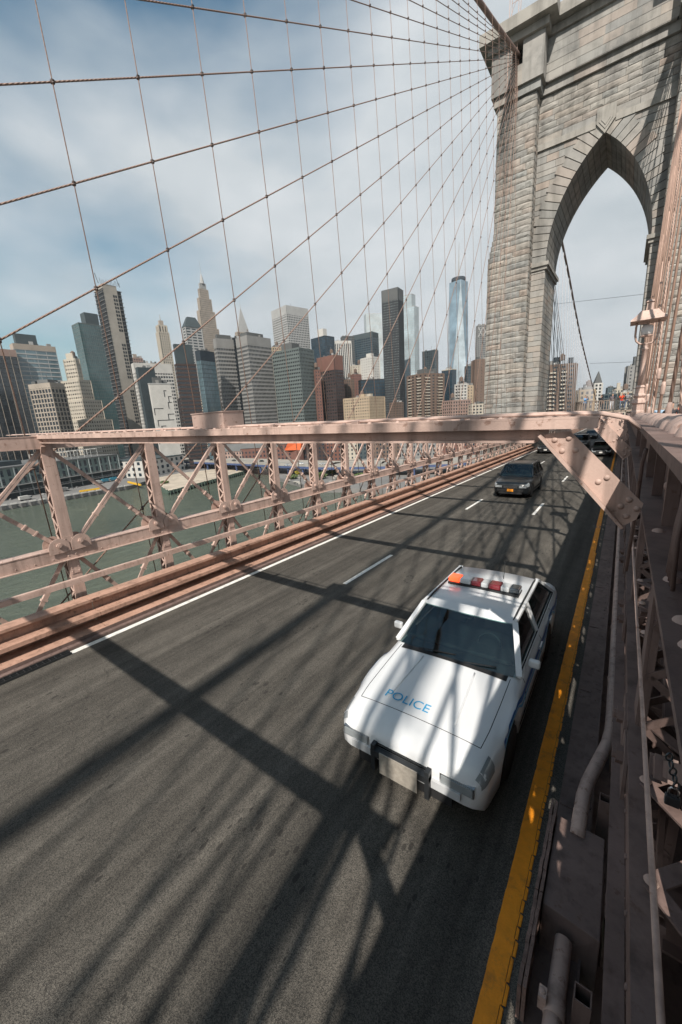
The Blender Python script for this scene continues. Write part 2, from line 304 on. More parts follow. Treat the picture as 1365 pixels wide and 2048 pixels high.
while y < 120:                                    # thick yellow line with a broken right-hand lip
    s = random.uniform(.09, .2) if y < 14 else 2.0
    e = -.325 + random.uniform(-.008, .005) if y < 14 else -.325
    l0 = -.505 + random.uniform(-.003, .003)
    if not (17.4 < y < 17.9): mb.hexa([D(l0, y, .001), D(e - .03, y, .001), D(e - .03, y + s, .001), D(l0, y + s, .001), D(l0, y, .009), D(e - .03, y, .009), D(e - .03, y + s, .009), D(l0, y + s, .009)])
    if y < 14: mb.hexa([D(e - .026, y + .004, .001), D(e, y + .012, .001), D(e, y + s - .012, .001), D(e - .026, y + s - .004, .001), D(e - .026, y + .004, .007), D(e - .004, y + .012, .006), D(e - .004, y + s - .012, .006), D(e - .026, y + s - .004, .007)])
    y += s
mb.build('yellow_edge_line', YELLOW, road)
mb = MB()
for yy in (17.45, 17.6, 17.75): dbar(mb, -.62, -.22, yy, yy + .07, .001, .012)
mb.build('expansion_joint', BLACKM, road)

def water():
    m = bpy.data.materials.new('river_water'); m.use_nodes = True; t = m.node_tree; b = t.nodes['Principled BSDF']; L = t.links.new
    gp = N(t, 'ShaderNodeNewGeometry'); b.inputs['Roughness'].default_value = .12; b.inputs['IOR'].default_value = 1.33
    n1 = N(t, 'ShaderNodeTexNoise', i_Scale=.02, i_Detail=5.0); L(gp.outputs['Position'], n1.inputs[0])
    r = N(t, 'ShaderNodeValToRGB'); e = r.color_ramp.elements; e[0].position = .35; e[0].color = (.062, .078, .062, 1); e[1].position = .68; e[1].color = (.115, .13, .098, 1)
    mpp = N(t, 'ShaderNodeMapping'); mpp.inputs['Scale'].default_value = (1, .45, 1); mpp.inputs['Rotation'].default_value = (0, 0, .6); L(gp.outputs['Position'], mpp.inputs[0])
    n2 = N(t, 'ShaderNodeTexNoise', i_Scale=.30, i_Detail=9.0, i_Roughness=.7, i_Distortion=.4); L(mpp.outputs[0], n2.inputs[0])
    av = N(t, 'ShaderNodeMixRGB', i_Fac=.55); L(n1.outputs[0], av.inputs[1]); L(n2.outputs[0], av.inputs[2]); L(av.outputs[0], r.inputs[0]); L(r.outputs[0], b.inputs['Base Color'])
    bp = N(t, 'ShaderNodeBump', i_Strength=1.0, i_Distance=1.1); L(n2.outputs[0], bp.inputs['Height']); L(bp.outputs[0], b.inputs['Normal']); return m
mb = MB(); mb.quad([(-9000, -4000, WZ), (4000, -4000, WZ), (4000, 9000, WZ), (-9000, 9000, WZ)]); tag(mb.build('river', water()), kind='structure')
CONC = mat('quay_concrete', (.27, .255, .23), .85, .2, .15, dirt=(.12, .12, .10), dirt_amt=.6, dscale=.08)
PAVE = mat('city_ground', (.16, .155, .15), .9, .25, .05, dirt=(.08, .08, .075), dirt_amt=.6, dscale=.03)
# shoreline in plan, from the water's edge in the photograph
shore = [atz(-500, 1120, WZ)[:2], atz(-200, 1050, WZ)[:2], atz(0, 1022, WZ)[:2], atz(130, 1001, WZ)[:2], atz(262, 978, WZ)[:2]]
shore += [atz(300, 966, WZ)[:2], atz(338, 986, WZ)[:2], atz(420, 964, WZ)[:2], atz(492, 945, WZ)[:2], atz(497, 934, WZ)[:2], atz(535, 938, WZ)[:2], atz(560, 963, WZ)[:2], atz(640, 985, WZ)[:2], atz(700, 985, WZ)[:2]]
poly = [tuple(p) for p in shore] + [(-40, 190), (60, 190), (900, 230), (6000, 400), (6000, 8500), (-8500, 8500), (-8500, -2500), (-700, -2500)]
tag(MB().prism(poly, 'z', WZ - 3, LZ).build('ground', PAVE), kind='structure')
# ------------------------------------------------------------------ masonry tower
TY, TZ = 57.0, -G * 57.0                          # front of the arch wall, road level there
granite_hues = [(.86, .88, .88), (1.06, .99, .92), (.94, .95, .94), (1.10, .95, .86), (.82, .85, .86), (1.0, .98, .94), (1.05, 1.03, 1.0), (.76, .78, .79), (1.07, .98, .9), (.95, .95, .94)]
GRAN = mat('rock_faced_granite', (.295, .285, .27), .9, .22, 1.6, bump=1.0, bscale=7, dirt=(.11, .105, .10), dirt_amt=.6, dscale=.6, island=.2, hue=granite_hues, spec=.2, streak=.5)
DRESS = mat('dressed_granite', (.295, .287, .275), .85, .15, 1.1, bump=.35, bscale=14, dirt=(.12, .125, .125), dirt_amt=.65, dscale=.45, island=.2, hue=granite_hues, spec=.2, streak=.5)
CORN = mat('cornice_granite', (.30, .285, .26), .85, .15, .9, bump=.3, bscale=12, dirt=(.14, .14, .135), dirt_amt=.55, dscale=.4, spec=.2, streak=.55)
MORT = mat('dark_mortar', (.12, .112, .10), .95, .2, 1.0)  # dark mortar of the backing cores, seen in the joints
AC, AH, SP, AP = -4.4, 5.0, 22.4, 33.4            # arch centre, half span, springing, apex
_r = AP - SP; CO = (_r * _r - AH * AH) / (2 * AH); AR = AH + CO
def arch_x(h, extra=0.0):                         # half width of the arch (plus ring) at height h
    if h <= SP: return AH + extra
    q = (AR + extra) ** 2 - (h - SP) ** 2
    return max(0.0, math.sqrt(q) - CO) if q > 0 else 0.0
tower = thing('bridge_tower', 'tall granite bridge tower with pointed arches standing over the roadway', 'bridge tower', (3.5, 61, WZ))
BX0, BX1, BY = -15.0, -10.9, 55.3                 # south buttress
CB0, CB1 = 1.35, 5.65                             # centre buttress
mb = MB()
def archpts(xc, n=14):
    pts = [(xc - AH, -2 + TZ), (xc - AH, SP + TZ)]
    for k in range(1, n): h = SP + (AP - SP) * math.sin(k / n * math.pi / 2); pts.append((xc - arch_x(h), h + TZ))
    pts.append((xc, AP + TZ))
    for k in range(n - 1, 0, -1): h = SP + (AP - SP) * math.sin(k / n * math.pi / 2); pts.append((xc + arch_x(h), h + TZ))
    return pts + [(xc + AH, SP + TZ), (xc + AH, -2 + TZ)]
NC = 7.0 - AC                                     # the other arch, mirrored about x = 3.5
outline = [(-14.7, -2 + TZ)] + archpts(AC) + archpts(NC) + [(21.7, -2 + TZ), (21.7, 44 + TZ), (-14.7, 44 + TZ)]
mb.prism(outline, 'y', TY + .02, 65.0)
mb.build('wall_core', MORT, tower)
mb = MB(); mb.box(-18, 25, 53, 68, WZ - 2, TZ - 2.02); mb.build('pier_base', DRESS, tower)
mb = MB()
for x0, x1 in ((BX0, BX1), (CB0, CB1), (7 - BX1, 7 - BX0)):
    for y0, y1 in ((BY + .02, TY + .5), (64.5, 66.2)):
        mb.box(x0 + .02, x1 - .02, y0, y1, TZ - 2, 39.0 + TZ)
    w = (x0 + x1) / 2
    # lower, wider stage with a sloping shoulder
    if x0 != CB0:
        for y0, y1 in ((BY - .1, TY + .45), (64.6, 66.3)):
            s = -.6 if x0 < 0 else 0; e = 0 if x0 < 0 else .6
            mb.box(x0 + s + .02, x1 + e - .02, y0, y1, TZ - 2, 23.0 + TZ)
            mb.hexa([(x0 + s + .02, y0, 23 + TZ), (x1 + e - .02, y0, 23 + TZ), (x1 + e - .02, y1, 23 + TZ), (x0 + s + .02, y1, 23 + TZ), (x0 + .02, y0 + .12, 26 + TZ), (x1 - .02, y0 + .12, 26 + TZ), (x1 - .02, y1, 26 + TZ), (x0 + .02, y1, 26 + TZ)])
mb.build('buttress_core', MORT, tower)

# --- block meshes shared by all stones: unit face x,z in 0..1, proud of the wall by up to 1 along -y
def rock_mesh(name, seed, m, rough=True):
    rg = random.Random(seed); mb = MB(); nx, nz = (4, 3) if rough else (1, 1); idx = {}
    for i in range(nx + 1):
        for j in range(nz + 1):
            edge = i in (0, nx) or j in (0, nz)
            if rough: yy = -.35 if edge else -rg.uniform(.5, 1.0) - .25 * (j / nz) ** 2
            else: yy = -.9
            e = .008; x = min(max(i / nx + (0 if edge else rg.uniform(-.07, .07)), e), 1 - e); z = min(max(j / nz + (0 if edge else rg.uniform(-.1, .1)), .05), .965)
            if rough and edge: yy += rg.uniform(-.12, .12)
            idx[i, j] = len(mb.v); mb.v.append((x, yy, z))
    for i in range(nx):
        for j in range(nz): mb.f.append((idx[i, j], idx[i + 1, j], idx[i + 1, j + 1], idx[i, j + 1]))
    ring = [idx[i, 0] for i in range(nx + 1)] + [idx[nx, j] for j in range(1, nz + 1)] + [idx[i, nz] for i in range(nx - 1, -1, -1)] + [idx[0, j] for j in range(nz - 1, 0, -1)]
    b0 = len(mb.v)
    for r in ring: x, yy, z = mb.v[r]; mb.v.append((x, .3, z))
    n = len(ring)
    for k in range(n): mb.f.append((ring[k], b0 + k, b0 + (k + 1) % n, ring[(k + 1) % n]))
    return mb, mb.mesh(name, m)
ROCKS = [rock_mesh('rock_block', k, GRAN) for k in range(7)]; SMOOTH = [rock_mesh('dressed_block', 50, DRESS, False)]
stones = []   # (px_area, variant, origin, size(w, proud, h), rot z)
def stone(o, wdt, hgt, proud, rz, smooth=False):
    c0 = Vector(o); ex = Vector((math.cos(rz), math.sin(rz), 0))
    pts = [proj(c0), proj(c0 + ex * wdt), proj(c0 + ex * wdt + Vector((0, 0, hgt))), proj(c0 + Vector((0, 0, hgt)))]
    ar = abs(sum(pts[i][0] * pts[(i + 1) % 4][1] - pts[(i + 1) % 4][0] * pts[i][1] for i in range(4))) / 2
    if all(p[0] > PW + 20 for p in pts) or all(p[1] > 880 for p in pts): ar = 0
    var = random.choice(SMOOTH) if smooth else random.choice(ROCKS)
    stones.append((ar, var, o, (wdt, proud, hgt), rz))
def course(x0, x1, y, h, hh, proud, smooth=False, lo=1.1, hi=2.7, axis='x', rz=0.0):
    x = x0
    while x < x1 - .05:
        wd = random.uniform(lo, hi)
        if x1 - (x + wd) < .55: wd = x1 - x
        if axis == 'x': stone((x, y, h + TZ), wd, hh, proud * random.uniform(.7, 1.25), 0, smooth)
        elif axis == '+x': stone((y, x, h + TZ), wd, hh, proud * random.uniform(.7, 1.2), math.pi / 2, smooth)     # faces +x
        else: stone((y, x + wd, h + TZ), wd, hh, proud * random.uniform(.7, 1.2), -math.pi / 2, smooth)          # faces -x
        x += wd
h = 2.0
while h < 38.9:
    hh = random.uniform(.52, .74)
    if h + hh > 38.6: hh = 39.0 - h
    low = h < 23.0; mid = 23.0 <= h < 26
    ex = .6 if low else (.6 * (26 - h) / 3 if mid else 0); fy = BY - .1 if low else BY - (.1 * (26 - h) / 3 if mid else 0)
    sm = h < 5.6
    pr = .05 if sm else .14
    course(BX0 - ex, BX1, fy, h, hh, pr, sm)                                  # south buttress front
    course(CB0, CB1, BY, h, hh, pr, sm)                                       # centre buttress front
    course(fy + .02, TY, BX1, h, hh, .09, sm, .5, 1.3, '+x')                  # its right-hand return
    course(BY + .02, TY, CB0, h, hh, .09, sm, .5, 1.3, '-x')
    course(fy, 58.6, BX0 - ex, h, hh, .12, sm, 1.0, 1.8, '-x')                # outer side
    if h + hh <= SP - .05:                                                    # jambs of the arch
        course(BX1, AC - AH, TY, h, hh, .05, True, .7, 1.6); course(AC + AH, CB0, TY, h, hh, .05, True, .7, 1.6)
        course(TY, 64.9, AC - AH, h, hh, .04, True, 1.4, 2.6, '+x'); course(TY, 64.9, AC + AH, h, hh, .04, True, 1.4, 2.6, '-x')
    elif h < 34.05:
        xe = arch_x(h + hh * .5, 1.55)
        course(BX1, AC - xe, TY, h, hh, .05, True, 1.0, 2.2); course(AC + xe, CB0, TY, h, hh, .05, True, 1.0, 2.2)
    elif h > 34.6:
        course(BX1, CB0, TY, h, hh, .14, False, 1.0, 2.8)
    else:
        course(BX1, AC - .75, TY, h, hh, .09, True, 2.0, 3.2); course(AC + .75, CB0, TY, h, hh, .09, True, 2.0, 3.2)
    h += hh
h = 39.9
while h < 43.6:
    hh = 3.8 / 5
    course(BX1 + .6, CB0 - .6, TY - .72, h, hh, .025, True, 1.6, 3.2)
    h += hh
stones.sort(key=lambda s: -s[0])
# voussoirs: wedges right through the wall, thicker towards the outside
nv = 17; vo = 0
for side in (-1, 1):
    for k in range(nv):
        t0 = math.asin(min(1, (AP - SP) / AR)) * k / nv; t1 = math.asin(min(1, (AP - SP) / AR)) * (k + 1) / nv
        ring = 1.6 + (.28 if k % 2 else 0) + .25 * k / nv
        def pt(t, rad): return (AC + side * (-CO + rad * math.cos(t)), SP + TZ + rad * math.sin(t))
        gp_ = .0026
        q = [pt(t0 + gp_, AR - .04), pt(t1 - gp_, AR - .04), pt(t1 - gp_, AR + ring), pt(t0 + gp_, AR + ring)]
        q = [((min(a, AC - .01) if side < 0 else max(a, AC + .01)), b) for a, b in q]
        mb = MB(); mb.prism(q, 'y', TY - .15 - .02 * (k % 3), 64.85); o = mb.build('voussoir', DRESS, tower)
for k, (ar, var, o, s, rz) in enumerate(stones[:270]):
    inst(var[1], 'granite_block', tower, Vector(o) - Vector(tower.location), (0, 0, rz), s)
mbr, mbs = MB(), MB()
for ar, var, o, s, rz in stones[270:]:
    mb = mbs if var in SMOOTH else mbr; i = len(mb.v); c_, s_ = math.cos(rz), math.sin(rz)
    for x, y, z in var[0].v:
        a, b = x * s[0], y * s[1]; mb.v.append((o[0] + a * c_ - b * s_, o[1] + a * s_ + b * c_, o[2] + z * s[2]))
    mb.f += [tuple(i + q for q in f) for f in var[0].f]
tag(mbr.build('small_granite_blocks', GRAN, tower), kind='stuff'); tag(mbs.build('small_dressed_blocks', DRESS, tower), kind='stuff')
# corbelled bands and cornice
def band(name, h0, h1, p, m=CORN, skip=False):
    """one projecting course: wall lengths and the buttress heads, butted together, in separate stones"""
    segs = [(BX1 + p, CB0 - p), (CB1 + p, 7 - BX1 - p)]
    for x0, x1 in segs:
        n = max(1, int((x1 - x0) / 2.6))
        for i in range(n):
            a = x0 + (x1 - x0) * i / n; b = x0 + (x1 - x0) * (i + 1) / n
            mb = MB(); mb.box(a + .008, b - .008, TY - p, 65 + p, h0 + TZ, h1 + TZ); mb.build(name, m, tower)
    if skip: return
    for x0, x1 in ((BX0, BX1), (CB0, CB1), (7 - BX1, 7 - BX0)):
        for a, b in ((x0 - p, (x0 + x1) / 2 - .006), ((x0 + x1) / 2 + .006, x1 + p)):
            mb = MB(); mb.box(a, b, BY - p, 58.6 + p, h0 + TZ, h1 + TZ); mb.build(name, m, tower)
            mb = MB(); mb.box(a, b, 63.5 - p, 66.2 + p, h0 + TZ, h1 + TZ); mb.build(name, m, tower)
band('string_band', 39.02, 39.85, .36, DRESS)
band('frieze', 39.87, 43.7, .72, DRESS, True)
for x0, x1 in ((BX0, BX1), (CB0, CB1), (7 - BX1, 7 - BX0)):              # buttress heads with the saddle opening
    m0 = (x0 + x1) / 2
    for y0, y1 in ((BY - .65, 58.9), (63.3, 66.7)):
        mb = MB(); mb.box(x0 - .62, m0 - .55, y0, y1, 39.87 + TZ, 43.7 + TZ); mb.box(m0 + .55, x1 + .62, y0, y1, 39.87 + TZ, 43.7 + TZ); mb.box(m0 - .55, m0 + .55, y0, y1, 39.87 + TZ, 41.7 + TZ); mb.build('buttress_head', DRESS, tower)
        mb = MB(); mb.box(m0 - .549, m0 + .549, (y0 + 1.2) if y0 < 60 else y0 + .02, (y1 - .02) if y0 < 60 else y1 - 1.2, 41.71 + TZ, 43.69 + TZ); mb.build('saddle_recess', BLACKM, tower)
band('bed_moulding', 43.72, 44.4, .98); band('cornice_slab', 44.42, 45.5, 1.75)
mb = MB(); mb.box(-14.5, 21.5, 57.5, 64.5, 45.52 + TZ, 46.1 + TZ); mb.build('roof_slab', CORN, tower)
# string course over the arch, keystone shield, impost mouldings
for a, b in ((BX1 + .02, AC - .85), (AC + .85, CB0 - .02)):
    for i in range(3):
        x0 = a + (b - a) * i / 3; x1 = a + (b - a) * (i + 1) / 3
        mb = MB(); mb.box(x0 + .006, x1 - .006, TY - .24, TY + .1, 33.95 + TZ, 34.55 + TZ); mb.build('string_course', CORN, tower)
for s, y in ((1.0, .34), (.72, .40), (.48, .45)):
    zc = 34.5 + TZ
    pl = [(AC - .85 * s, zc + 1.05 * s), (AC - .85 * s, zc - .25 * s), (AC, zc - 1.35 * s), (AC + .85 * s, zc - .25 * s), (AC + .85 * s, zc + 1.05 * s)]
    mb = MB(); mb.prism(pl, 'y', TY - y, TY - y + .3 if s == 1 else TY - y + .1); mb.build('keystone', CORN, tower)
for sx, e in ((-1, BX1), (1, CB0)):
    xa = AC + sx * (AH - .42); x0, x1 = sorted((xa, e - sx * .02))
    for h0, h1, p in ((SP - .75, SP - .38, .2), (SP - .38, SP + .02, .38)):
        mb = MB(); q = .18 if h0 < SP - .5 else 0
        mb.box(x0 + (q if sx > 0 else 0), x1 - (q if sx < 0 else 0), TY - p, 65.0 + p, h0 + TZ, h1 + TZ - .002); mb.build('impost', CORN, tower)
# slim steel staging on the cornice over the saddle
mb = MB()
for x in (-13.9, -13.0):
    for y in (54.6, 55.5): mb.bar((x, y, 38.5 + TZ), (x, y, 50 + TZ), .05, .05)
for z in range(40, 50, 2):
    mb.bar((-13.9, 54.6, z + TZ), (-13.0, 54.6, z + TZ), .035, .035); mb.bar((-13.9, 55.5, z + TZ), (-13.0, 55.5, z + TZ), .035, .035); mb.bar((-13.9, 54.6, z + TZ), (-13.0, 54.6, z + 2 + TZ), .03, .03)
st = mb.build('access_ladder', STEEL, None, loc=(-13.45, 55, 38.5 + TZ)); tag(st, 'slender steel access ladder beside the cable saddle on the tower top', 'ladder')

# ------------------------------------------------------------------ overhead cross beams
BEAM_Y0, PANEL = 3.1, 2.286
def frivets(mb, pts, nrm, r=.02):
    for p in pts: mb.dome(p, nrm, r, r * .7, 6)
rivet_me = MB().dome((0, 0, 0), (0, 0, 1), 1.0, .62, 12).mesh('rivet', STEEL, True)
def rivet(parent, p, nrm, r):
    o = inst(rivet_me, 'rivet', parent, Vector(p) - wloc(parent), Vector(nrm).to_track_quat('Z', 'Y').to_euler(), (r, r, r)); return o
names = {0: 'nearest pink steel crossbeam spanning the whole roadway at eye level'}
for k in range(-5, 12):
    y = BEAM_Y0 + 2 * PANEL * k
    lab = names.get(k, ('pink steel crossbeam over the road, %s behind the nearest one' % ORD[k]) if k > 0 else 'pink steel crossbeam over the road behind the photographer, %s from the camera' % ORD[-k])
    b = thing('overhead_crossbeam', lab, 'beam', D(-5.2, y, 4.1), group='crossbeams over the roadway')
    x0, x1 = -10.55, -.13
    def tb(mb, xa, xb, ya, yb_, h0, h1):          # the beam rises slightly towards the river side
        ta, tb_ = -.012 * xa, -.012 * xb
        return mb.hexa([D(xa, ya, h0 + ta), D(xb, ya, h0 + tb_), D(xb, yb_, h0 + tb_), D(xa, yb_, h0 + ta), D(xa, ya, h1 + ta), D(xb, ya, h1 + tb_), D(xb, yb_, h1 + tb_), D(xa, yb_, h1 + ta)])
    mb = MB(); tb(mb, x0, x1, y - .13, y + .13, 4.368, 4.383); tb(mb, x0, x1, y - .13, y - .114, 4.305, 4.367); tb(mb, x0, x1, y + .114, y + .13, 4.305, 4.367); mb.build('top_flange', STEEL, b)
    mb = MB(); tb(mb, x0 + .12, -.42, y - .035, y - .017, 4.228, 4.367); mb.build('web', STEEL, b)
    mb = MB(); tb(mb, x0 + .12, -.5, y - .10, y + .09, 4.21, 4.227); mb.build('bottom_flange', STEEL, b)
    if -1 < k < 4:
        sp_ = .28 if k == 0 else .4; mb = MB()
        frivets(mb, [D(x0 + .3 + i * sp_, y - .09, 4.383 - .012 * (x0 + .3 + i * sp_)) for i in range(int(10 / sp_))], (0, 0, 1), .022); tag(mb.build('flange_rivets', STEEL, b, True), kind='stuff')
    # knee braces: plate with a turned-up lip along its lower edge
    for side in (1, -1):
        def kx(x): return x if side > 0 else -10.5 - (x + .05)
        yy = y - .06; P = [(-.465, 4.27), (-.285, 4.29), (.15, 3.825), (.125, 3.72), (.055, 3.665)]
        pl = [(kx(a), c - G * yy) for a, c in P]
        kb = MB().prism(pl, 'y', yy - .008, yy + .008).build('knee_brace', STEEL, b)
        a, c = pl[0], pl[-1]
        MB().bar((a[0], yy - .03, a[1]), (c[0], yy - .03, c[1]), .08, .018, up=(0, 0, 1)).build('lip', STEEL, kb)
        if 0 <= k < 3 and side > 0:
            for rx, rz_ in ((-.375, 4.235), (-.325, 4.16), (-.29, 4.245), (-.245, 4.165), (-.10, 3.955), (-.055, 3.985), (.035, 3.80), (.075, 3.845), (.07, 3.735), (.12, 3.79)):
                rivet(kb, (rx, yy - .009, rz_ - G * yy), (0, -1, 0), .019)
# pipes and box lying on the nearest crossbeam
cr = thing('conduit_pipe', 'pair of pink conduit pipes lying along the nearest crossbeam', 'pipe', D(-5.2, 3.3, 4.39))
for yy, hh, r in ((3.2, 4.405, .011), (3.32, 4.41, .015)):
    pts = [D(-13.2, yy, hh + .16)] + [D(-13 + i, yy, hh + .012 * (13 - i)) for i in range(0, 13)] + [D(-.3, yy, hh), D(-.12, yy, hh - .012), D(.02, yy + .03, hh - .05), D(.09, yy + .12, hh - .12)]
    MB().tube(pts, r, 8).build('pipe', STEEL, cr, True)
for i in range(9): MB().box(-10.2 + i * 1.15, -10.12 + i * 1.15, 3.16, 3.36, 4.315 + .012 * (10.2 - i * 1.15), 4.34 + .012 * (10.2 - i * 1.15)).build('pipe_saddle', STEEL, cr)
jb = thing('junction_box', 'square pink steel junction box standing on the nearest crossbeam', 'box', D(-4.35, 3.27, 4.39))
MB().box(-4.72, -4.06, 3.14, 3.46, 4.375, 4.565).build('body', STEEL, jb)
MB().box(-4.73, -4.05, 3.13, 3.47, 4.567, 4.580).build('lid', STEEL, jb)
for x in (-4.66, -4.12):
    for z in (4.41, 4.53): rivet(jb, (x, 3.139, z), (0, -1, 0), .014)

# ------------------------------------------------------------------ stiffening truss (outer and inner)
def truss(name, label, X, top, ya, yb, toward, hi_from, hi_to, TM=STEEL):
    """toward = +1: the roadway lies at +x of this truss"""
    t = thing(name, label, 'truss', D(X, (ya + yb) / 2, -1.4))
    n0 = math.ceil((ya - BEAM_Y0) / PANEL); n1 = math.floor((yb - BEAM_Y0) / PANEL)
    # longitudinal chords
    if name == 'outer_truss':
        mb = MB(); dbar(mb, X - .17, X + .17, ya, yb, top - .02, top); dbar(mb, X - .16, X - .14, ya, yb, top - .26, top - .021); dbar(mb, X + .14, X + .16, ya, yb, top - .26, top - .021); dbar(mb, X + .1, X + .17, ya, yb, top - .28, top - .261); mb.build('top_chord', TM, t)
    mc = MB()
    if toward > 0: dbar(mc, X - .17, X + .17, ya, yb, 1.93, 1.95)
    else:
        dbar(mc, X - .17, X - .10, ya, yb, 1.93, 1.95); dbar(mc, X + .10, X + .17, ya, yb, 1.93, 1.95)
    dbar(mc, X + toward * .15 - .01, X + toward * .15 + .01, ya, yb, 1.67, 1.929); dbar(mc, X - toward * .15 - .01, X - toward * .15 + .01, ya, yb, 1.67, 1.929)
    a, b2 = sorted((X + toward * .165, X + toward * .25)); dbar(mc, a, b2, ya, yb, 1.655, 1.669); mcho = mc.build('middle_chord', TM, t)
    mb = MB()
    for i in range(int((min(yb, 22) - max(ya, 0)) / .17)):
        y = max(ya, 0) + .17 * i; mb.dome(D(X + toward * .1, y, 1.95), (0, 0, 1), .02, .014, 6)
    for i in range(int((min(yb, 14) - max(ya, 0)) / .34)):
        y = max(ya, 0) + .34 * i; mb.dome(D(X + toward * .161, y, 1.73), (toward, 0, 0), .017, .012, 6)
    tag(mb.build('chord_rivets', TM, mcho, True), kind='stuff')
    if name == 'outer_truss': mb = MB(); dbar(mb, X + toward * .36 - .05, X + toward * .36 + .05, ya, yb, 1.21, 1.23); dbar(mb, X + toward * .41 - .008, X + toward * .41 + .008, ya, yb, 1.10, 1.209); mb.build('lower_rail', TM, t)
    mb = MB(); dbar(mb, X - .16, X + .16, ya, yb, -1.45, -1.15); mb.build('bottom_chord', TM, t)
    posts_me = {}
    for k in range(n0, n1 + 1):
        y = BEAM_Y0 + PANEL * k; z = -G * y
        near = hi_from <= y <= hi_to
        # post: two plates with lacing on the faces across the bridge
        key = 'near' if near else 'far'
        if key not in posts_me:
            mb = MB()
            for s in (-1, 1): mb.box(s * .15 - .009, s * .15 + .009, -.115, .115, -1.2, top - .27); 
            for s in (-1, 1):
                for e in (-1, 1): mb.box(s * .15 - (.05 if s > 0 else -.01), s * .15 + (-.01 if s > 0 else .05), e * .115 - .006, e * .115 + .006, -1.2, top - .27)
            pm = mb.mesh('post', TM)
            mb = MB(); z0 = -1.15; i = 0; step = .2 if near else .3
            while z0 < top - .5:
                for e in (-1, 1):
                    a, b = (-.12, .12) if i % 2 else (.12, -.12)
                    mb.bar((a, e * .127, z0), (b, e * .127, z0 + step), .012, .05, up=(1, 0, 0))
                z0 += step; i += 1
            lm = mb.mesh('lacing', TM)
            mb = MB()
            if near:
                for e in (-.07, .07):
                    for q in range(9): mb.dome((toward * .1745, e, 1.35 + q * .1), (toward, 0, 0), .018, .013, 6)
            mb.box(min(toward * .166, toward * .175), max(toward * .166, toward * .175), -.1, .1, 1.3, 2.2) 
            sm = mb.mesh('strap_plate', TM)
            mb = MB()
            for e in (-1, 1):
                for s in (-1, 1):
                    c = (s * .24, e * .22); ring = [(c[1] + .205 * math.cos(a), 2.0 + .205 * math.sin(a)) for a in [math.pi * q / 10 for q in range(11)]] + [(c[1] - .205, 1.86), (c[1] + .205, 1.86)]
                    mb.prism(ring, 'x', s * .2 - .009, s * .2 + .009)
                if True:
                    mb.tube([(-.27, e * .22, 2.04), (.27, e * .22, 2.04)], .035, 8); mb.tube([(toward * .21, e * .22, 2.04), (toward * .25, e * .22, 2.04)], .062, 6)
            gm = mb.mesh('pin_plate', TM)
            # diagonals of one panel, local to the post, with sleeve nuts
            def diag(za, zb, ydir, xo, w, th, double, frac):
                mb = MB(); dz = -G * PANEL
                p0 = Vector((xo, .22 if ydir > 0 else PANEL - .22, za + (0 if ydir > 0 else dz))); p1 = Vector((xo, PANEL - .1 if ydir > 0 else .1, zb + (dz if ydir > 0 else 0)))
                d = (p1 - p0)
                if double:
                    for o_ in (-.045, .045): mb.bar(p0 + Vector((0, 0, o_)), p1 + Vector((0, 0, o_)), th, w * .45, up=(0, 0, 1))
                else: mb.bar(p0, p1, th, w, up=(0, 0, 1))
                q0 = p0 + d * frac; mb.bar(q0, q0 + d * .075, .075, .10, up=(0, 0, 1)); mb.bar(q0 - d * .012, q0, .10, .13, up=(0, 0, 1)); mb.bar(q0 + d * .075, q0 + d * .087, .10, .13, up=(0, 0, 1))
                return mb.mesh('diagonal', TM)
            posts_me[key] = (pm, lm, sm, gm, diag(2.05, top - .32, 1, .06, .1, .05, True, .25), diag(2.05, top - .32, -1, -.05, .085, .03, False, .16), diag(-1.2, 1.75, 1, .05, .09, .03, False, .7), diag(-1.2, 1.75, -1, -.05, .09, .03, False, .7))
        pm, lm, sm, gm, d1, d2, d3, d4 = posts_me[key]; lo = Vector((X, y, z)) - Vector(t.location)
        p = inst(pm, 'post', t, lo); tag(inst(lm, 'lacing', p), kind='stuff'); inst(sm, 'strap_plate', p); inst(gm, 'pin_plate', t, lo)
        for dm in (d1, d2, d3, d4): inst(dm, 'diagonal', t, lo)
    return t
truss('outer_truss', 'riveted pink steel lattice truss along the river side of the road', -10.36, 4.49, -6, 56, 1, 0, 20)
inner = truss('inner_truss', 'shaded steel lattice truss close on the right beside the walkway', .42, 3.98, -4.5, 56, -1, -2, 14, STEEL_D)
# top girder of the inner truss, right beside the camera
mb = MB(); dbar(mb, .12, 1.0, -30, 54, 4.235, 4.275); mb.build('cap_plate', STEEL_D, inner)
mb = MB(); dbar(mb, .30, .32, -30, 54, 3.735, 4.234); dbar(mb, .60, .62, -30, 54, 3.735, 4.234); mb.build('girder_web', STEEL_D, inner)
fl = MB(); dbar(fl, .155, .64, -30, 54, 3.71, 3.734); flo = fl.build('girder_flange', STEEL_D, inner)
cap = MB()
for i in range(9):
    a = math.pi * i / 8
cap_me = MB().dome((0, 0, 0), (0, 0, 1), 1.0, .55, 16).mesh('cap', STEEL, True)
y = 1.0
while y < 16: inst(cap_me, 'cap', inner, Vector(D(.33, y, 4.276)) - Vector(inner.location), None, (.13, .17, .17)); y += .36
for y in (.95, 1.15, 1.6, 1.8, 2.25, 2.45, 3.4, 3.6, 4.3, 4.5, 5.6, 5.8, 6.9):
    for hh in (4.12, 3.86): rivet(inner, D(.299, y, hh), (-1, 0, 0), .032)
for y in (.8, .98, 1.35, 1.52, 1.9, 2.7): rivet(flo, D(.215, y, 3.734), (0, 0, 1), .03)
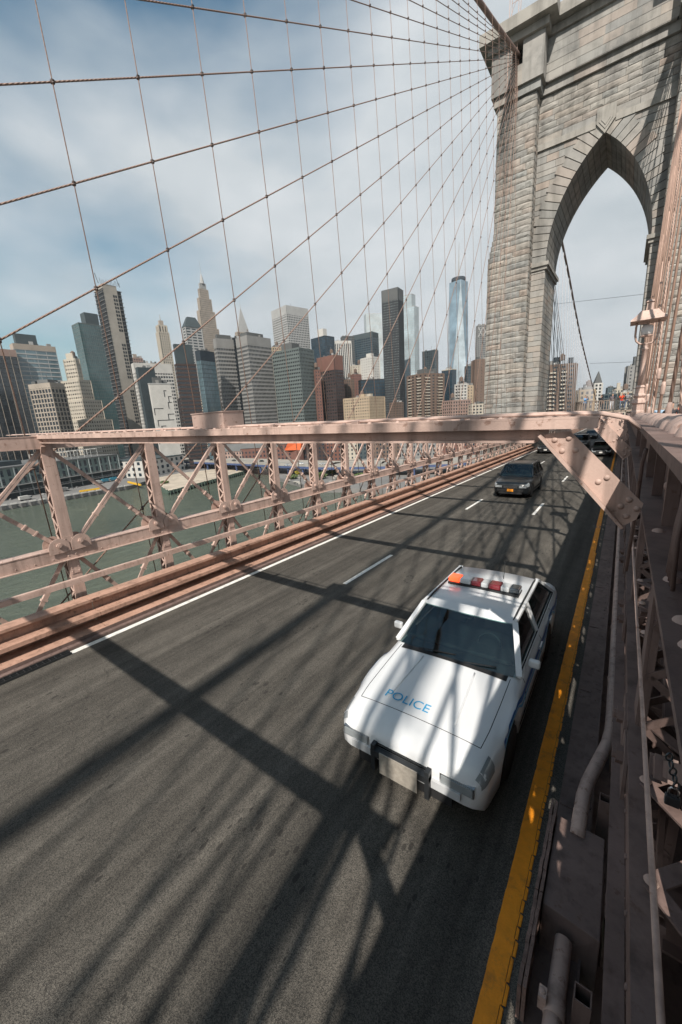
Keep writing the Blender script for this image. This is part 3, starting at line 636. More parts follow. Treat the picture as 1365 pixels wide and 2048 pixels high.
for y in (1.38, 2.05, 2.85, 3.9, 5.0, 7.3, 9.6):
    MB().box(.235, .298, y - .012, y + .012, 3.735 - G * y, 4.233 - G * y).build('stiffener', STEEL_D, inner); MB().box(.24, .298, y + .013, y + .1, 3.74 - G * y, 4.2 - G * y).build('stiffener_leg', STEEL_D, inner)
# transverse struts under the walkway
for k in range(-2, 20):
    y = BEAM_Y0 + PANEL * k - .35
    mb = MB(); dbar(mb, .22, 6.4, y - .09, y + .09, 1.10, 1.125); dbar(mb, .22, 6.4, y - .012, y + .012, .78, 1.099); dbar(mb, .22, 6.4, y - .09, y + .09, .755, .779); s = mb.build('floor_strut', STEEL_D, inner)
    if -2 < k < 3:
        for i in range(5): rivet(s, D(.3 + i * .22, y - .013, .95), (0, -1, 0), .026)
    MB().bar(D(.42, y + .3, 1.75), D(2.0, y + .3, 3.0), .06, .1).build('bracket_bar', STEEL_D, inner)
mb = MB()
for x in (1.1, 2.3, 3.5, 4.7, 5.9): dbar(mb, x - .08, x + .08, -8, 56, -.6, -.2)
mb.build('stringers', STEEL_D, inner)
for x0 in (.7, 2.9, 5.1): dbar(MB(), x0, x0 + 2.0, -30, 56, -.95, -.9).build('shade_backing', STEEL_D, inner)  # added dark sheets standing in for the deep shade under the walkway
# lacing bars in the plan of the middle chord, big enough to read from above
lace = MB().bar((0, 0, 0), (1, 0, 0), .085, .014)
for y0 in np.arange(.6, 9, .62):
    for (xa, ya_, xb, yb_) in ((.30, y0, .58, y0 + .31), (.58, y0 + .31, .30, y0 + .62)):
        MB().bar(D(xa, ya_, 2.6 - .35 * (y0 < 3)), D(xb, yb_, 2.6 - .35 * (y0 < 3)), .075, .014).build('lacing_bar', STEEL_D, inner)
    rivet(inner, D(.30, y0, 2.615 - .35 * (y0 < 3)), (0, 0, 1), .03)
mb = MB(); dbar(mb, .22, .30, .3, 40, 2.57 - .35, 2.59 - .35); dbar(mb, .57, .64, .3, 40, 2.57 - .35, 2.59 - .35); mb.build('lace_angle', STEEL_D, inner)
MB().tube([D(.2, .4, 3.0), D(.2, 20, 3.0)], .009, 8).build('hand_bar', STEEL, inner, True)
MB().tube([D(.14, 3.3, 4.15), D(.13, 3.35, 4.05), D(.13, 3.4, 3.7), D(.12, 3.5, 3.2)], .013, 8).build('cable_drop', STEEL_D, inner, True)
for i in range(5): MB().tube([D(.20 + .006 * i, 1.7 + .06 * i, 4.18), D(.19 + .004 * i, 1.7 + .06 * i, 3.95), D(.2, 1.72 + .05 * i, 3.76)], .008, 6).build('cable_loop', STEEL_D, inner, True)

# ------------------------------------------------------------------ kerbs and guard beams
kb = thing('kerb_guard', 'salmon painted steel guard beam and kerb along the river side of the road', 'guard rail', D(-9.6, 25, 0))
y0 = -6.0; i = 0
while y0 < 75:
    y1 = y0 + 4.572
    mb = MB(); dbar(mb, -9.97, -9.62, y0 + .006, y1 - .006, .735, .755); dbar(mb, -9.81, -9.79, y0 + .006, y1 - .006, .16, .734); dbar(mb, -9.64, -9.62, y0 + .006, y1 - .006, .69, .734); mb.build('upper_beam', STEEL_O, kb)
    mb = MB(); dbar(mb, -9.78, -9.42, y0 + .006, y1 - .006, .43, .46); dbar(mb, -9.45, -9.42, y0 + .006, y1 - .006, .37, .429); mb.build('lower_beam', STEEL_O, kb)
    mb = MB(); mb.hexa([D(-9.78, y0 + .006, .10), D(-9.24, y0 + .006, .10), D(-9.24, y1 - .006, .10), D(-9.78, y1 - .006, .10), D(-9.78, y0 + .006, .17), D(-9.24, y0 + .006, .14), D(-9.24, y1 - .006, .14), D(-9.78, y1 - .006, .17)]); mb.build('kerb_plate', STEEL_O, kb)
    if y0 < 60: mb = MB(); mb.box(-9.80, -9.60, y0 - .07, y0 + .07, .756 - G * y0, .768 - G * y0); mb.build('splice_plate', STEEL_O, kb)
    y0 = y1
mb = MB(); dbar(mb, -9.235, -9.12, -6, 75, .0, .06); dbar(mb, -9.25, -9.236, -6, 75, .0, .135); mb.build('kerb_angle', STEEL_D, kb)
mb = MB()
for i in range(110): mb.dome(D(-9.18, -1 + .3 * i, .06), (0, 0, 1), .022, .016, 6)
tag(mb.build('kerb_rivets', STEEL_D, kb, True), kind='stuff')
gr = MB(); dbar(gr, -9.10, -9.085, -4, 2.3, .004, .05); dbar(gr, -8.93, -8.915, -4, 2.3, .004, .05); dbar(gr, -9.01, -9.0, -4, 2.3, .004, .045)
for i in range(60): dbar(gr, -9.084, -8.931, -4 + .104 * i, -3.985 + .104 * i, .004, .04)
gr.build('drain_grate', BLACKM, kb)
# right-hand kerb, pipe, box and their small ironwork
kr = thing('kerb_plate_strip', 'dull steel kerb plates between the yellow line and inner truss', 'kerb', D(-.1, 20, 0))
y0 = -5.0
while y0 < 56:
    y1 = y0 + 2.286
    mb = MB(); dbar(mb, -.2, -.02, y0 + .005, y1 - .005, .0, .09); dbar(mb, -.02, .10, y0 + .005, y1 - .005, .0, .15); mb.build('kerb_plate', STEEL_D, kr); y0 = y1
    dbar(MB(), -.19, -.03, y1 - .05, y1 + .03, .091, .102).build('splice_plate', STEEL_D, kr)
dbar(MB(), .116, .309, -5, 56, -.3, -.26).build('gutter_plate', STEEL_D, kr); dbar(MB(), .10, .115, -5, 56, .0, .2).build('kerb_upstand', STEEL_D, kr); dbar(MB(), .31, .36, -5, 56, .0, .55).build('side_channel', STEEL_D, kr)
mb = MB()
for i in range(70): mb.dome(D(.04, -1 + .42 * i, .15), (0, 0, 1), .016, .012, 6)
tag(mb.build('bolt_heads', STEEL_D, kr, True), kind='stuff')
pp = thing('service_pipe', 'thick painted service pipe bending into the steel box beside the kerb', 'pipe', D(.2, 6, .3))
pts = [D(.23, 55, .42), D(.23, 20, .42), D(.23, 9, .42), D(.23, 5.5, .42), D(.225, 5.2, .42), D(.2, 4.95, .42), D(.08, 4.4, .42), D(.04, 4.2, .42), D(.015, 4.0, .42), D(.0, 3.5, .42)]
MB().tube(pts, .065, 14).build('pipe', STEEL, pp, True)
MB().tube([D(-.01, 2.62, .34), D(-.02, 2.0, .34), D(-.03, -2, .34)], .06, 14).build('lower_pipe', STEEL, pp, True)
for yy in (6.4, 8.2, 10, 12.5, 15, 18): MB().tube([D(.23, yy - .035, .42), D(.23, yy + .035, .42)], .073, 14).build('pipe_collar', STEEL, pp, True)
MB().tube([D(-.018, 2.12, .34), D(-.018, 2.22, .34)], .068, 14).build('pipe_collar', STEEL, pp, True)
MB().box(-.12, -.07, 2.13, 2.2, .27, .4).build('clamp_ear', STEEL, pp); rivet(pp, (-.095, 2.165, .4), (0, 0, 1), .02)
sb = thing('steel_box', 'worn brown steel pull box beside the kerb in the foreground', 'box', D(0, 3.1, 0))
mb = MB(); mb.hexa([D(-.18, 2.62, 0), D(.22, 2.62, 0), D(.22, 3.62, 0), D(-.18, 3.62, 0), D(-.18, 2.74, .44), D(.22, 2.7, .44), D(.22, 3.6, .44), D(-.18, 3.62, .44)]); o = mb.build('body', STEEL_D, sb)
bv = o.modifiers.new('bevel', 'BEVEL'); bv.width = .008; bv.segments = 2
WOOD = mat('weathered_timber', (.23, .15, .125), .85, .3, 6, bump=.8, bscale=30, dirt=(.09, .06, .05), dirt_amt=.8, dscale=4)
tb = thing('timber_strip', 'split weathered timber strip along the road edge of the steel box', 'timber', D(-.2, 3, .0))
for a, b_, c in ((2.1, 2.78, 0), (2.79, 3.75, .004)):
    for x in (-.235, -.205):
        mb = MB(); n = 10
        for i in range(n):
            p0 = a + (b_ - a) * i / n; p1 = a + (b_ - a) * (i + 1) / n; j = random.uniform(-.003, .003); dbar(mb, x - .013 + j, x + .012 + j, p0, p1 - .0005, .1, .47 + c + random.uniform(-.006, .006))
        mb.build('timber', WOOD, tb)
for yy, xx in ((3.9, .2), (2.2, .13)):
    sp = thing('hollow_post', 'short open-topped square steel post %s the pull box' % ('beyond' if yy > 3 else 'in front of'), 'post', D(xx, yy, 0), group='hollow posts by the pull box')
    mb = MB(); z = -G * yy
    for x0, x1, a, b_ in ((-.05, .05, -.05, -.043), (-.05, .05, .043, .05), (-.05, -.043, -.042, .042), (.043, .05, -.042, .042)): mb.box(xx + x0, xx + x1, yy + a, yy + b_, 0 + z, .62 + z)
    mb.build('tube', STEEL_D, sp)
# padlocked chain on the truss
def torus(mb, c, R, r, q, n=14, m=7, sy=1.5):
    b0 = len(mb.v)
    for i in range(n):
        a = 2 * math.pi * i / n
        for j in range(m):
            t = 2 * math.pi * j / m; p = Vector(((R + r * math.cos(t)) * math.cos(a), (R * sy + r * math.cos(t)) * math.sin(a), r * math.sin(t))); mb.v.append(tuple(Vector(c) + q @ p))
    for i in range(n):
        for j in range(m): mb.f.append((b0 + i * m + j, b0 + ((i + 1) % n) * m + j, b0 + ((i + 1) % n) * m + (j + 1) % m, b0 + i * m + (j + 1) % m))
pc = Vector(aty(1338, 1520, 1.15)); 
ch = thing('chain', 'dark steel chain with padlock hanging on the near truss lacing', 'chain', tuple(pc))
DARKST = mat('dark_chain_steel', (.06, .075, .085), .35, .2, metal=.8)
from mathutils import Euler
for i in range(5):
    mb = MB(); torus(mb, pc + Vector((.006 * i, 0, -.0205 * i + .01)), .0075, .0026, Euler((math.pi / 2, 0, (i % 2) * math.pi / 2 + .4)).to_matrix()); mb.build('chain_link', DARKST, ch, True)
lk = thing('padlock', 'small black padlock hanging from the chain on the truss', 'padlock', tuple(pc + Vector((.02, 0, -.135))))
q = pc + Vector((.02, -.002, -.105)); o = MB().box(q.x - .016, q.x + .016, q.y - .008, q.y + .008, q.z - .03, q.z).build('lock_body', BLACKM, lk); bv = o.modifiers.new('bevel', 'BEVEL'); bv.width = .003; bv.segments = 2
MB().tube([(q.x - .01, q.y, q.z - .003), (q.x - .01, q.y, q.z + .018), (q.x - .006, q.y, q.z + .025), (q.x + .006, q.y, q.z + .025), (q.x + .01, q.y, q.z + .018), (q.x + .01, q.y, q.z - .003)], .0027, 7).build('shackle', CHROME, lk, True)

# ------------------------------------------------------------------ cables
def cable_z(y):  # main cable above the deck datum; lowest far behind the camera
    d = TY - 1 - y; return 42.0 - 39 * (1 - (1 - d / 243) ** 2) if d >= 0 else 42 - .42 * (-d)
XS = (BX0 + BX1) / 2 - .05
LANDP = [(64, 41.7), (91, 35.6), (106, 32.2), (120, 28.4), (142, 23.0), (175, 16.6), (230, 6.0), (250, 2.5)]
def land_z(y):
    for (a, va), (b, vb) in zip(LANDP[:-1], LANDP[1:]):
        if y <= b: return va + (vb - va) * (y - a) / (b - a)
    return 2.5
def main_cable(label, xt, xb, m=CABLE):
    pts = []
    for y in range(-120, 57, 4): pts.append((xt + (xb - xt) * min(1, (56 - y) / 230) * .35, y, cable_z(y)))
    pts += [(xt, 56.5, 41.9), (xt, 60, 42.1), (xt, 64, 41.7)] + [(xt + (1.0 if xt < 3.5 else -1.0) * (y - 64) / 170, y, land_z(y)) for y in range(68, 246, 6)]
    o = MB().tube(pts, .21, 12).build('main_cable', m, None, True, loc=(xt, 60, 42.1)); tag(o, label, 'cable', 'main suspension cables'); return pts

main_cable('thick main suspension cable running into the south end of the tower top', XS, -11.2)
main_cable('thick main suspension cable over the near side of the walkway, above the frame', 1.95, 1.0)
main_cable('thick main suspension cable over the far side of the walkway, above the frame', 5.05, 6.0)
def plane_x(z, xb=-11.0, k=.045): return xb - k * z
clampm = MB().tube([(0, -.05, -.06), (0, .05, .06)], .05, 7).tube([(0, .05, -.06), (0, -.05, .06)], .042, 6).mesh('clamp', mat('clamp_iron', (.07, .05, .045), .6, .2))
stays = []
n = 0; ends = [1.15 + 4.572 * k for k in range(-10, 10)]
for i, yb in enumerate(ends):
    zt = 40.4 + .09 * (len(ends) - i) - .02 * i; p1 = (plane_x(zt) - .08, 55.4, zt); p0 = (plane_x(-1), yb, -1 - G * yb)
    o = rope('stay_cable', p0, p1, .022, ROPE); j = len(ends) - i
    tag(o, '%s diagonal stay cable counting out from the tower, on the river side' % ORD[j], 'cable', 'diagonal stay cables on the river side'); stays.append((p0, p1))
k0 = -2
for k in range(k0, 23):
    y = BEAM_Y0 + PANEL * k - .05; zt = cable_z(y); p0 = (plane_x(-1), y, -1 - G * y); p1 = (plane_x(zt), y, zt)
    o = rope('suspender_rope', p0, p1, .0135, ROPE)
    tag(o, '%s vertical suspender rope from the tower end, on the river side' % ORD[23 - k], 'suspender', 'suspender ropes on the river side')
    d = (Vector(p1) - Vector(p0)); L = d.length
    for a, b in stays:
        if a[1] < y < 55.0:
            t = (y - a[1]) / (b[1] - a[1]); z = a[2] + t * (b[2] - a[2])
            if 1.2 < z < zt - .5:
                if not (-50 < proj((plane_x(z), y, z))[1] < 1100): continue
                c = inst(clampm, 'clamp', o, (0, 0, (z - p0[2]) / d.z * L), (0, 0, random.uniform(-.3, .3)), (.72, .72, .72))
# near side of the walkway: suspenders and stays that crowd the right edge
for i, yb in enumerate([3.4 + 4.572 * k for k in range(0, 11, 2)]):
    zt = 40.2 - .05 * i; o = rope('stay_cable', (.62, yb, .5 - G * yb), (1.9, 55.4, zt), .038, ROPE_R if i < 2 else ROPE_P)
    tag(o, 'pink diagonal stay in the right-hand rope bundle, %s from the camera' % ORD[i + 1], 'cable', 'stay cables over the walkway side')
sock = MB().lathe([(.04, 0), (.06, .05), (.06, .25), (.04, .36)], n=10).mesh('socket', STEEL, True)
for k in range(1, 18):
    y = BEAM_Y0 + PANEL * k * 1.3 - .9; zt = cable_z(y)
    o = rope('suspender_rope', (.66, y, .8 - G * y), (.66 + (1.2) * zt / 40, y, zt), .036, ROPE_R if k < 4 else ROPE_P)
    tag(o, 'pink vertical suspender in the right-hand rope bundle, %s from the camera' % ORD[k], 'suspender', 'suspender ropes over the walkway side')
    inst(sock, 'socket', o, (0, 0, 3.4 + (k % 3) * .6)); inst(clampm, 'clamp', o, (0, 0, 7 + (k * 1.7) % 6), (0, 0, .3), (.9, .9, .9))
    y2 = y + .9; o = rope('suspender_rope', (6.35, y2, 1 - G * y2), (5.2, y2, zt), .022, ROPE_R); tag(o, 'pink suspender rope on the far side of the walkway, %s from the camera' % ORD[k], 'suspender', 'suspender ropes on the far side of the walkway')
# the same ropes go on behind the camera; their shadows streak the road in front of it
for i in range(1, 10):
    yb = 3.4 - 4.572 * i; o = rope('stay_cable', (.62, yb, .5 - G * yb), (1.9, 55.4, 40.6 + .08 * i), .038, ROPE_P, 6)
    tag(o, 'pink diagonal stay anchored behind the camera on the walkway side, %s one back' % ORD[i], 'cable', 'stay cables over the walkway side')
for i in range(0, 15):
    y = 2.2 - PANEL * i; zt = cable_z(y)
    o = rope('suspender_rope', (.66, y, .8 - G * y), (.66 + 1.2 * zt / 40, y, zt), .036, ROPE_P, 6); tag(o, 'pink vertical suspender behind the camera on the near walkway side, %s one back' % ORD[i + 1], 'suspender', 'suspender ropes over the walkway side')
    o = rope('suspender_rope', (6.35, y, 1 - G * y), (5.2, y, zt), .036, ROPE_P, 6); tag(o, 'pink vertical suspender behind the camera on the far walkway side, %s one back' % ORD[i + 1], 'suspender', 'suspender ropes on the far side of the walkway')
# land span beyond the tower: the suspenders seen through the arch
for i in range(28):
    y = 72 + i * 5.0; zt = land_z(y); xx = XS + (y - 64) / 170
    o = rope('suspender_rope', (xx + 1.6 * zt / 40, y, 1.5 - G * y), (xx, y, zt), .065, ROPE_FAR, 6); tag(o, 'pale land-span suspender rope through the arch, %s out from the tower' % ORD[i + 1], 'suspender', 'land span suspender ropes')
for i in range(9):
    y = 76 + i * 6.0; o = rope('stay_cable', (XS + 1.8, y, 1 - G * y), (XS, 65.5, 40.5), .045, ROPE_FAR, 6); tag(o, 'pale land-span diagonal stay through the arch, %s out from the tower' % ORD[i + 1], 'cable', 'land span stay cables')
for za, zb in ((14.2, 12.6), (4.6, 4.2)):
    p0 = aty(1112 if za > 5 else 1180, 608 if za > 5 else 727, 75); p1 = aty(1292, 588 if za > 5 else 723, 66)
    o = rope('thin_wire', tuple(p0), tuple(p1), .022, ROPE_FAR, 5); tag(o, 'thin wire strung across the arch opening, %s one' % ('upper' if za > 5 else 'lower'), 'wire', 'wires across the arch')
# truss of the land span beyond the tower
for X in (-10.36, .42):
    t = thing('land_span_truss', 'steel truss beyond the tower on the %s side of the road' % ('river' if X < 0 else 'walkway'), 'truss', D(X, 120, -1)); mb = MB()
    dbar(mb, X - .15, X + .15, 66, 200, 4.1, 4.37); mb.build('top_chord', STEEL, t); mb = MB(); dbar(mb, X - .15, X + .15, 66, 200, 1.67, 1.95); mb.build('middle_chord', STEEL, t)
    mb = MB(); dbar(mb, X - .15, X + .15, 66, 200, -.4, .7); mb.build('kerb_beam', STEEL_O, t)
    for k in range(58): y = 66.5 + k * PANEL; MB().box(X - .12, X + .12, y - .12, y + .12, -.5 - G * y, 4.1 - G * y).build('post', STEEL, t)
# ------------------------------------------------------------------ walkway, platform, fence
PLANK = mat('walkway_timber', (.26, .205, .165), .85, .25, 2.5, bump=.4, bscale=20, dirt=(.11, .09, .075), dirt_amt=.6)
IRON = mat('railing_iron', (.05, .045, .042), .6, .2)
mb = MB(); y = -6.0
wk = MB(); dbar(wk, .78, 6.2, -30, 36, 2.85, 3.0); wk.hexa([D(.95, 36, 2.85), D(6.05, 36, 2.85), D(6.05, 46, 4.45), D(.95, 46, 4.45), D(.95, 36, 3.0), D(6.05, 36, 3.0), D(6.05, 46, 4.6), D(.95, 46, 4.6)])
dbar(wk, -4.3, CB0 - .1, 47.5, 66, 4.45, 4.6); dbar(wk, CB1 + .1, 11.3, 47.5, 66, 4.45, 4.6); dbar(wk, -4.3, 11.3, 46, 47.4, 4.45, 4.6); dbar(wk, .0, 7, 66.2, 150, 4.45, 4.6)
tag(wk.build('walkway', PLANK), kind='structure')
def fence(label, pts, hgt, m, pick=.16, rail=.07, pw=.035):
    f = thing('walkway_fence', label, 'fence', pts[0]); 
    for a, b in zip(pts[:-1], pts[1:]):
        a = Vector(a); b = Vector(b); L = (b - a).length; n = int(L / pick)
        up = Vector((0, 0, hgt)); lo = Vector((0, 0, .12))
        MB().bar(a + up, b + up, rail, .07).build('rail', m, f); MB().bar(a + lo, b + lo, rail * .7, .05).build('rail', m, f)
        pm = MB().box(-pw / 2, pw / 2, -pw / 2, pw / 2, .12, hgt - .03).mesh('picket', m); po = MB().box(-.06, .06, -.06, .06, 0, hgt + .05).mesh('post', m)
        for i in range(n + 1):
            p = a + (b - a) * (i / max(n, 1)) - Vector(pts[0])
            if i % 10 == 0: inst(po, 'post', f, p)
            else: inst(pm, 'picket', f, p)
FENCEW = mat('fence_grey_timber', (.22, .175, .145), .8, .2, 3)
fence('grey timber picket fence round the lookout platform in front of the arch', [D(-4.2, 56.5, 4.6), D(-4.2, 47.6, 4.6), D(-.9, 46.9, 4.6)], 1.0, FENCEW, .2, .12, .07)
fence('dark iron picket railing between the lookout fence and lamp post', [D(-.85, 46.9, 4.6), D(.85, 46.1, 4.6)], 1.05, IRON, .13)
fence('dark iron railing on the near side of the walkway', [D(1.0, 4, 3.0), D(1.0, 36, 3.0)], 1.05, IRON, .4)
fence('dark iron railing on the far side of the walkway', [D(6.0, 2, 3.0), D(6.0, 36, 3.0)], 1.05, IRON, .4)

# ------------------------------------------------------------------ lamp post
LX, LY = .27, 13.0; lb = D(LX, LY, 4.276)
lamp = thing('lamp_post', 'ornate pink cast-iron lamp post with lantern on the girder', 'lamp post', lb)
MB().lathe([(.15, 0), (.15, .12), (.125, .16), (.125, .30), (.16, .34), (.145, .40), (.10, .46), (.14, .52), (.10, .58), (.085, .70), (.105, .73), (.075, .78)], lb[0], lb[1], 10).build('base', STEEL, lamp, False)
lamp.children[0].data.transform(Matrix.Translation((0, 0, lb[2])))
o = MB().lathe([(.072, .78), (.06, 1.2), (.052, 1.62), (.075, 1.64), (.075, 1.67), (.05, 1.69), (.045, 1.76), (.065, 1.78)], lb[0], lb[1], 12).build('shaft', STEEL, lamp, True); o.data.transform(Matrix.Translation((0, 0, lb[2])))
for s in (-1, 1):
    z = lb[2]; pts = [(LX, LY, z + 1.78), (LX + s * .12, LY, z + 1.79), (LX + s * .2, LY, z + 1.87), (LX + s * .23, LY, z + 2.0), (LX + s * .23, LY, z + 2.2), (LX + s * .215, LY, z + 2.33)]
    MB().tube(pts, .024, 8).build('yoke_arm', STEEL, lamp, True)
z = lb[2]
def pyr(mb, w0, z0, w1, z1):
    mb.hexa([(LX - w0, LY - w0, z0), (LX + w0, LY - w0, z0), (LX + w0, LY + w0, z0), (LX - w0, LY + w0, z0), (LX - w1, LY - w1, z1), (LX + w1, LY - w1, z1), (LX + w1, LY + w1, z1), (LX - w1, LY + w1, z1)])
mb = MB(); pyr(mb, .36, z + 2.30, .35, z + 2.335); pyr(mb, .345, z + 2.336, .26, z + 2.42); pyr(mb, .258, z + 2.421, .17, z + 2.54); rf = mb.build('lantern_roof', STEEL, lamp)
mb = MB(); pyr(mb, .075, z + 2.541, .06, z + 2.74); pyr(mb, .085, z + 2.741, .03, z + 2.80); mb.build('chimney', STEEL, rf)
GLOBE = mat('milky_glass', (.62, .62, .62), .25, .05)
o = MB().lathe([(.06, 1.98), (.115, 2.0), (.125, 2.06), (.125, 2.17), (.09, 2.21), (.06, 2.22)], LX, LY, 14).build('lamp_globe', GLOBE, lamp, True); o.data.transform(Matrix.Translation((0, 0, z)))
o = MB().lathe([(.13, 1.955), (.13, 1.98)], LX, LY, 14).build('globe_ring', STEEL, lamp); o.data.transform(Matrix.Translation((0, 0, z)))
mb = MB(); mb.box(LX - .03, LX + .03, LY - .03, LY + .03, z + 2.2, z + 2.31); mb.build('globe_stem', STEEL, lamp)

# ------------------------------------------------------------------ people
SKIN = mat('skin', (.42, .25, .18), .6, .1); HAIR = mat('dark_hair', (.03, .02, .015), .6, .2); SHOE = mat('shoes', (.04, .04, .04), .6, .2)
CL = {}
def cloth(c):
    if c not in CL: CL[c] = mat('cloth_%d' % len(CL), c, .85, .2, 12)
    return CL[c]
def pose_mesh(kind):
    J = {'pel': (0, 0, .95), 'ch': (0, .0, 1.22), 'nk': (0, .01, 1.45), 'hd': (0, -.015, 1.56), 'tp': (0, -.01, 1.72)}
    st = {'walk': .26, 'stand': .02, 'photo': .03}[kind]
    for s, n in ((-1, 'l'), (1, 'r')):
        f = st * s
        J['hp' + n] = (.1 * s, 0, .9); J['kn' + n] = (.11 * s, -.04 + f * .45 - .02, .5); J['an' + n] = (.11 * s, f, .09); J['to' + n] = (.13 * s, f - .15, .05)
        J['sh' + n] = (.19 * s, 0, 1.4)
        if kind == 'photo': J['el' + n] = (.25 * s, -.12, 1.2); J['wr' + n] = (.1 * s, -.3, 1.45); J['ha' + n] = (.06 * s, -.33, 1.52)
        else: J['el' + n] = (.25 * s, .03 - f * .4, 1.13); J['wr' + n] = (.25 * s, -.06 - f * .7, .9); J['ha' + n] = (.245 * s, -.09 - f * .8, .8)
    Rr = {'pel': (.16, .11), 'ch': (.17, .115), 'nk': (.06, .06), 'hd': (.08, .09), 'tp': (.06, .075)}
    for n in 'lr': Rr.update({'hp' + n: (.095, .095), 'kn' + n: (.062, .062), 'an' + n: (.042, .042), 'to' + n: (.042, .03), 'sh' + n: (.065, .065), 'el' + n: (.045, .045), 'wr' + n: (.032, .032), 'ha' + n: (.035, .028)})
    E = [('pel', 'ch'), ('ch', 'nk'), ('nk', 'hd'), ('hd', 'tp')]
    for n in 'lr': E += [('pel', 'hp' + n), ('hp' + n, 'kn' + n), ('kn' + n, 'an' + n), ('an' + n, 'to' + n), ('ch', 'sh' + n), ('sh' + n, 'el' + n), ('el' + n, 'wr' + n), ('wr' + n, 'ha' + n)]
    keys = list(J); me = bpy.data.meshes.new('b'); me.from_pydata([J[k] for k in keys], [(keys.index(a), keys.index(b)) for a, b in E], [])
    o = bpy.data.objects.new('b', me); C.objects.link(o); md = o.modifiers.new('s', 'SKIN'); md.use_smooth_shade = True
    for i, k in enumerate(keys): me.skin_vertices[0].data[i].radius = Rr[k]
    me.skin_vertices[0].data[0].use_root = True
    ss = o.modifiers.new('u', 'SUBSURF'); ss.levels = 1
    dg = bpy.context.evaluated_depsgraph_get(); r = bpy.data.meshes.new_from_object(o.evaluated_get(dg)); C.objects.unlink(o); bpy.data.objects.remove(o)
    r.materials.clear()
    for m in (SKIN, cloth((.5, .5, .5)), cloth((.05, .06, .09)), SHOE, HAIR): r.materials.append(m)
    for p in r.polygons:
        z = p.center.z; x = abs(p.center.x); p.use_smooth = True
        if z > 1.66 or (z > 1.54 and p.center.y > .02): p.material_index = 4
        elif z > 1.46: p.material_index = 0
        elif z > .93 and not (kind != 'photo' and x > .2 and z < 1.1): p.material_index = 1
        elif x > .2 and z > .7: p.material_index = 0
        elif z > .1: p.material_index = 2
        else: p.material_index = 3
        if kind == 'photo' and p.center.y < -.2 and z > 1.3: p.material_index = 0
    return r
POSE = {k: pose_mesh(k) for k in ('walk', 'stand', 'photo')}
def person(label, loc, rz, pose, shirt, trousers, grp=None):
    o = inst(POSE[pose], 'person', None, loc, (0, 0, rz)); tag(o, label, 'person', grp)
    for i, c in ((1, shirt), (2, trousers)): o.material_slots[i].link = 'OBJECT'; o.material_slots[i].material = cloth(c)
person('person in a blue shirt with raised arms at the lookout fence', D(-3.55, 50, 4.6), .9, 'photo', (.12, .28, .5), (.12, .13, .16))
person('person in dark clothes standing left of the red jacket on the lookout', D(-2.2, 51.5, 4.6), 2.4, 'stand', (.03, .03, .035), (.04, .04, .05))
person('person in a grey top and white skirt by the fence corner', D(-1.15, 49.5, 4.6), 0, 'stand', (.12, .10, .11), (.5, .5, .52))
person('person in an orange-red jacket facing the railing', D(-.35, 49.2, 4.6), .3, 'photo', (.6, .06, .02), (.12, .16, .22))
person('person in jeans beside the orange-red jacket on the lookout', D(.1, 48.4, 4.6), -.4, 'walk', (.25, .24, .25), (.07, .10, .16))
person('person in a crimson top next to the lamp post base', D(.75, 47.6, 4.6), 1.2, 'stand', (.5, .03, .03), (.03, .03, .04))
px = [(1.9, 15.5, 'walk', (.7, .7, .72), (.015, .015, .02), 'walker in white top and black trousers nearest the right edge'), (1.5, 20.5, 'walk', (.03, .03, .035), (.02, .02, .025), 'walker in black seen between the pink suspenders'),
      (2.2, 22.5, 'stand', (.55, .5, .48), (.08, .1, .15), 'person in pale top behind the pink suspenders'), (1.5, 27, 'walk', (.3, .42, .55), (.03, .03, .04), 'walker in light blue beyond the pink suspenders'), (2.6, 31, 'walk', (.5, .12, .08), (.05, .05, .06), 'walker in rusty red far along the walkway'), (3.6, 24, 'walk', (.6, .6, .58), (.05, .06, .1), 'walker in pale shirt on the far half of the walkway')]
for x, y, ps, a, b, lab in px: person(lab, D(x, y, 3.0), random.uniform(-.3, .3) + (math.pi if y > 25 else 0), ps, a, b)

# ------------------------------------------------------------------ vehicles
TYRE = RUBBER; RIM = mat('alloy_rim', (.35, .36, .37), .35, .1, metal=.9)
def carglass(name, col):
    m = bpy.data.materials.new(name); m.use_nodes = True; b = m.node_tree.nodes['Principled BSDF']; b.inputs['Base Color'].default_value = (*col, 1); b.inputs['Roughness'].default_value = .04; b.inputs['Specular IOR Level'].default_value = .9; b.inputs['Coat Weight'].default_value = .4; return m
def clearglass(name, tint):
    m = bpy.data.materials.new(name); m.use_nodes = True; t = m.node_tree; t.nodes.clear(); o = N(t, 'ShaderNodeOutputMaterial'); mx = N(t, 'ShaderNodeMixShader'); tr = N(t, 'ShaderNodeBsdfTransparent'); gl = N(t, 'ShaderNodeBsdfGlossy'); fr = N(t, 'ShaderNodeFresnel', i_IOR=1.6)
    tr.inputs[0].default_value = (*tint, 1); gl.inputs['Roughness'].default_value = .03; ad = N(t, 'ShaderNodeMath', operation='ADD', i_1=.05); t.links.new(fr.outputs[0], ad.inputs[0])
    t.links.new(ad.outputs[0], mx.inputs[0]); t.links.new(tr.outputs[0], mx.inputs[1]); t.links.new(gl.outputs[0], mx.inputs[2]); t.links.new(mx.outputs[0], o.inputs[0]); return m
CGLASS = carglass('car_glass', (.012, .03, .033)); CLEARG = clearglass('windscreen_glass', (.42, .56, .55)); SEAT = mat('seat_cloth', (.05, .052, .055), .9, .2); DASH = mat('dashboard', (.025, .027, .03), .6, .1); LENS = carglass('headlamp_lens', (.24, .26, .27)); REDL = carglass('red_lens', (.5, .01, .008)); 
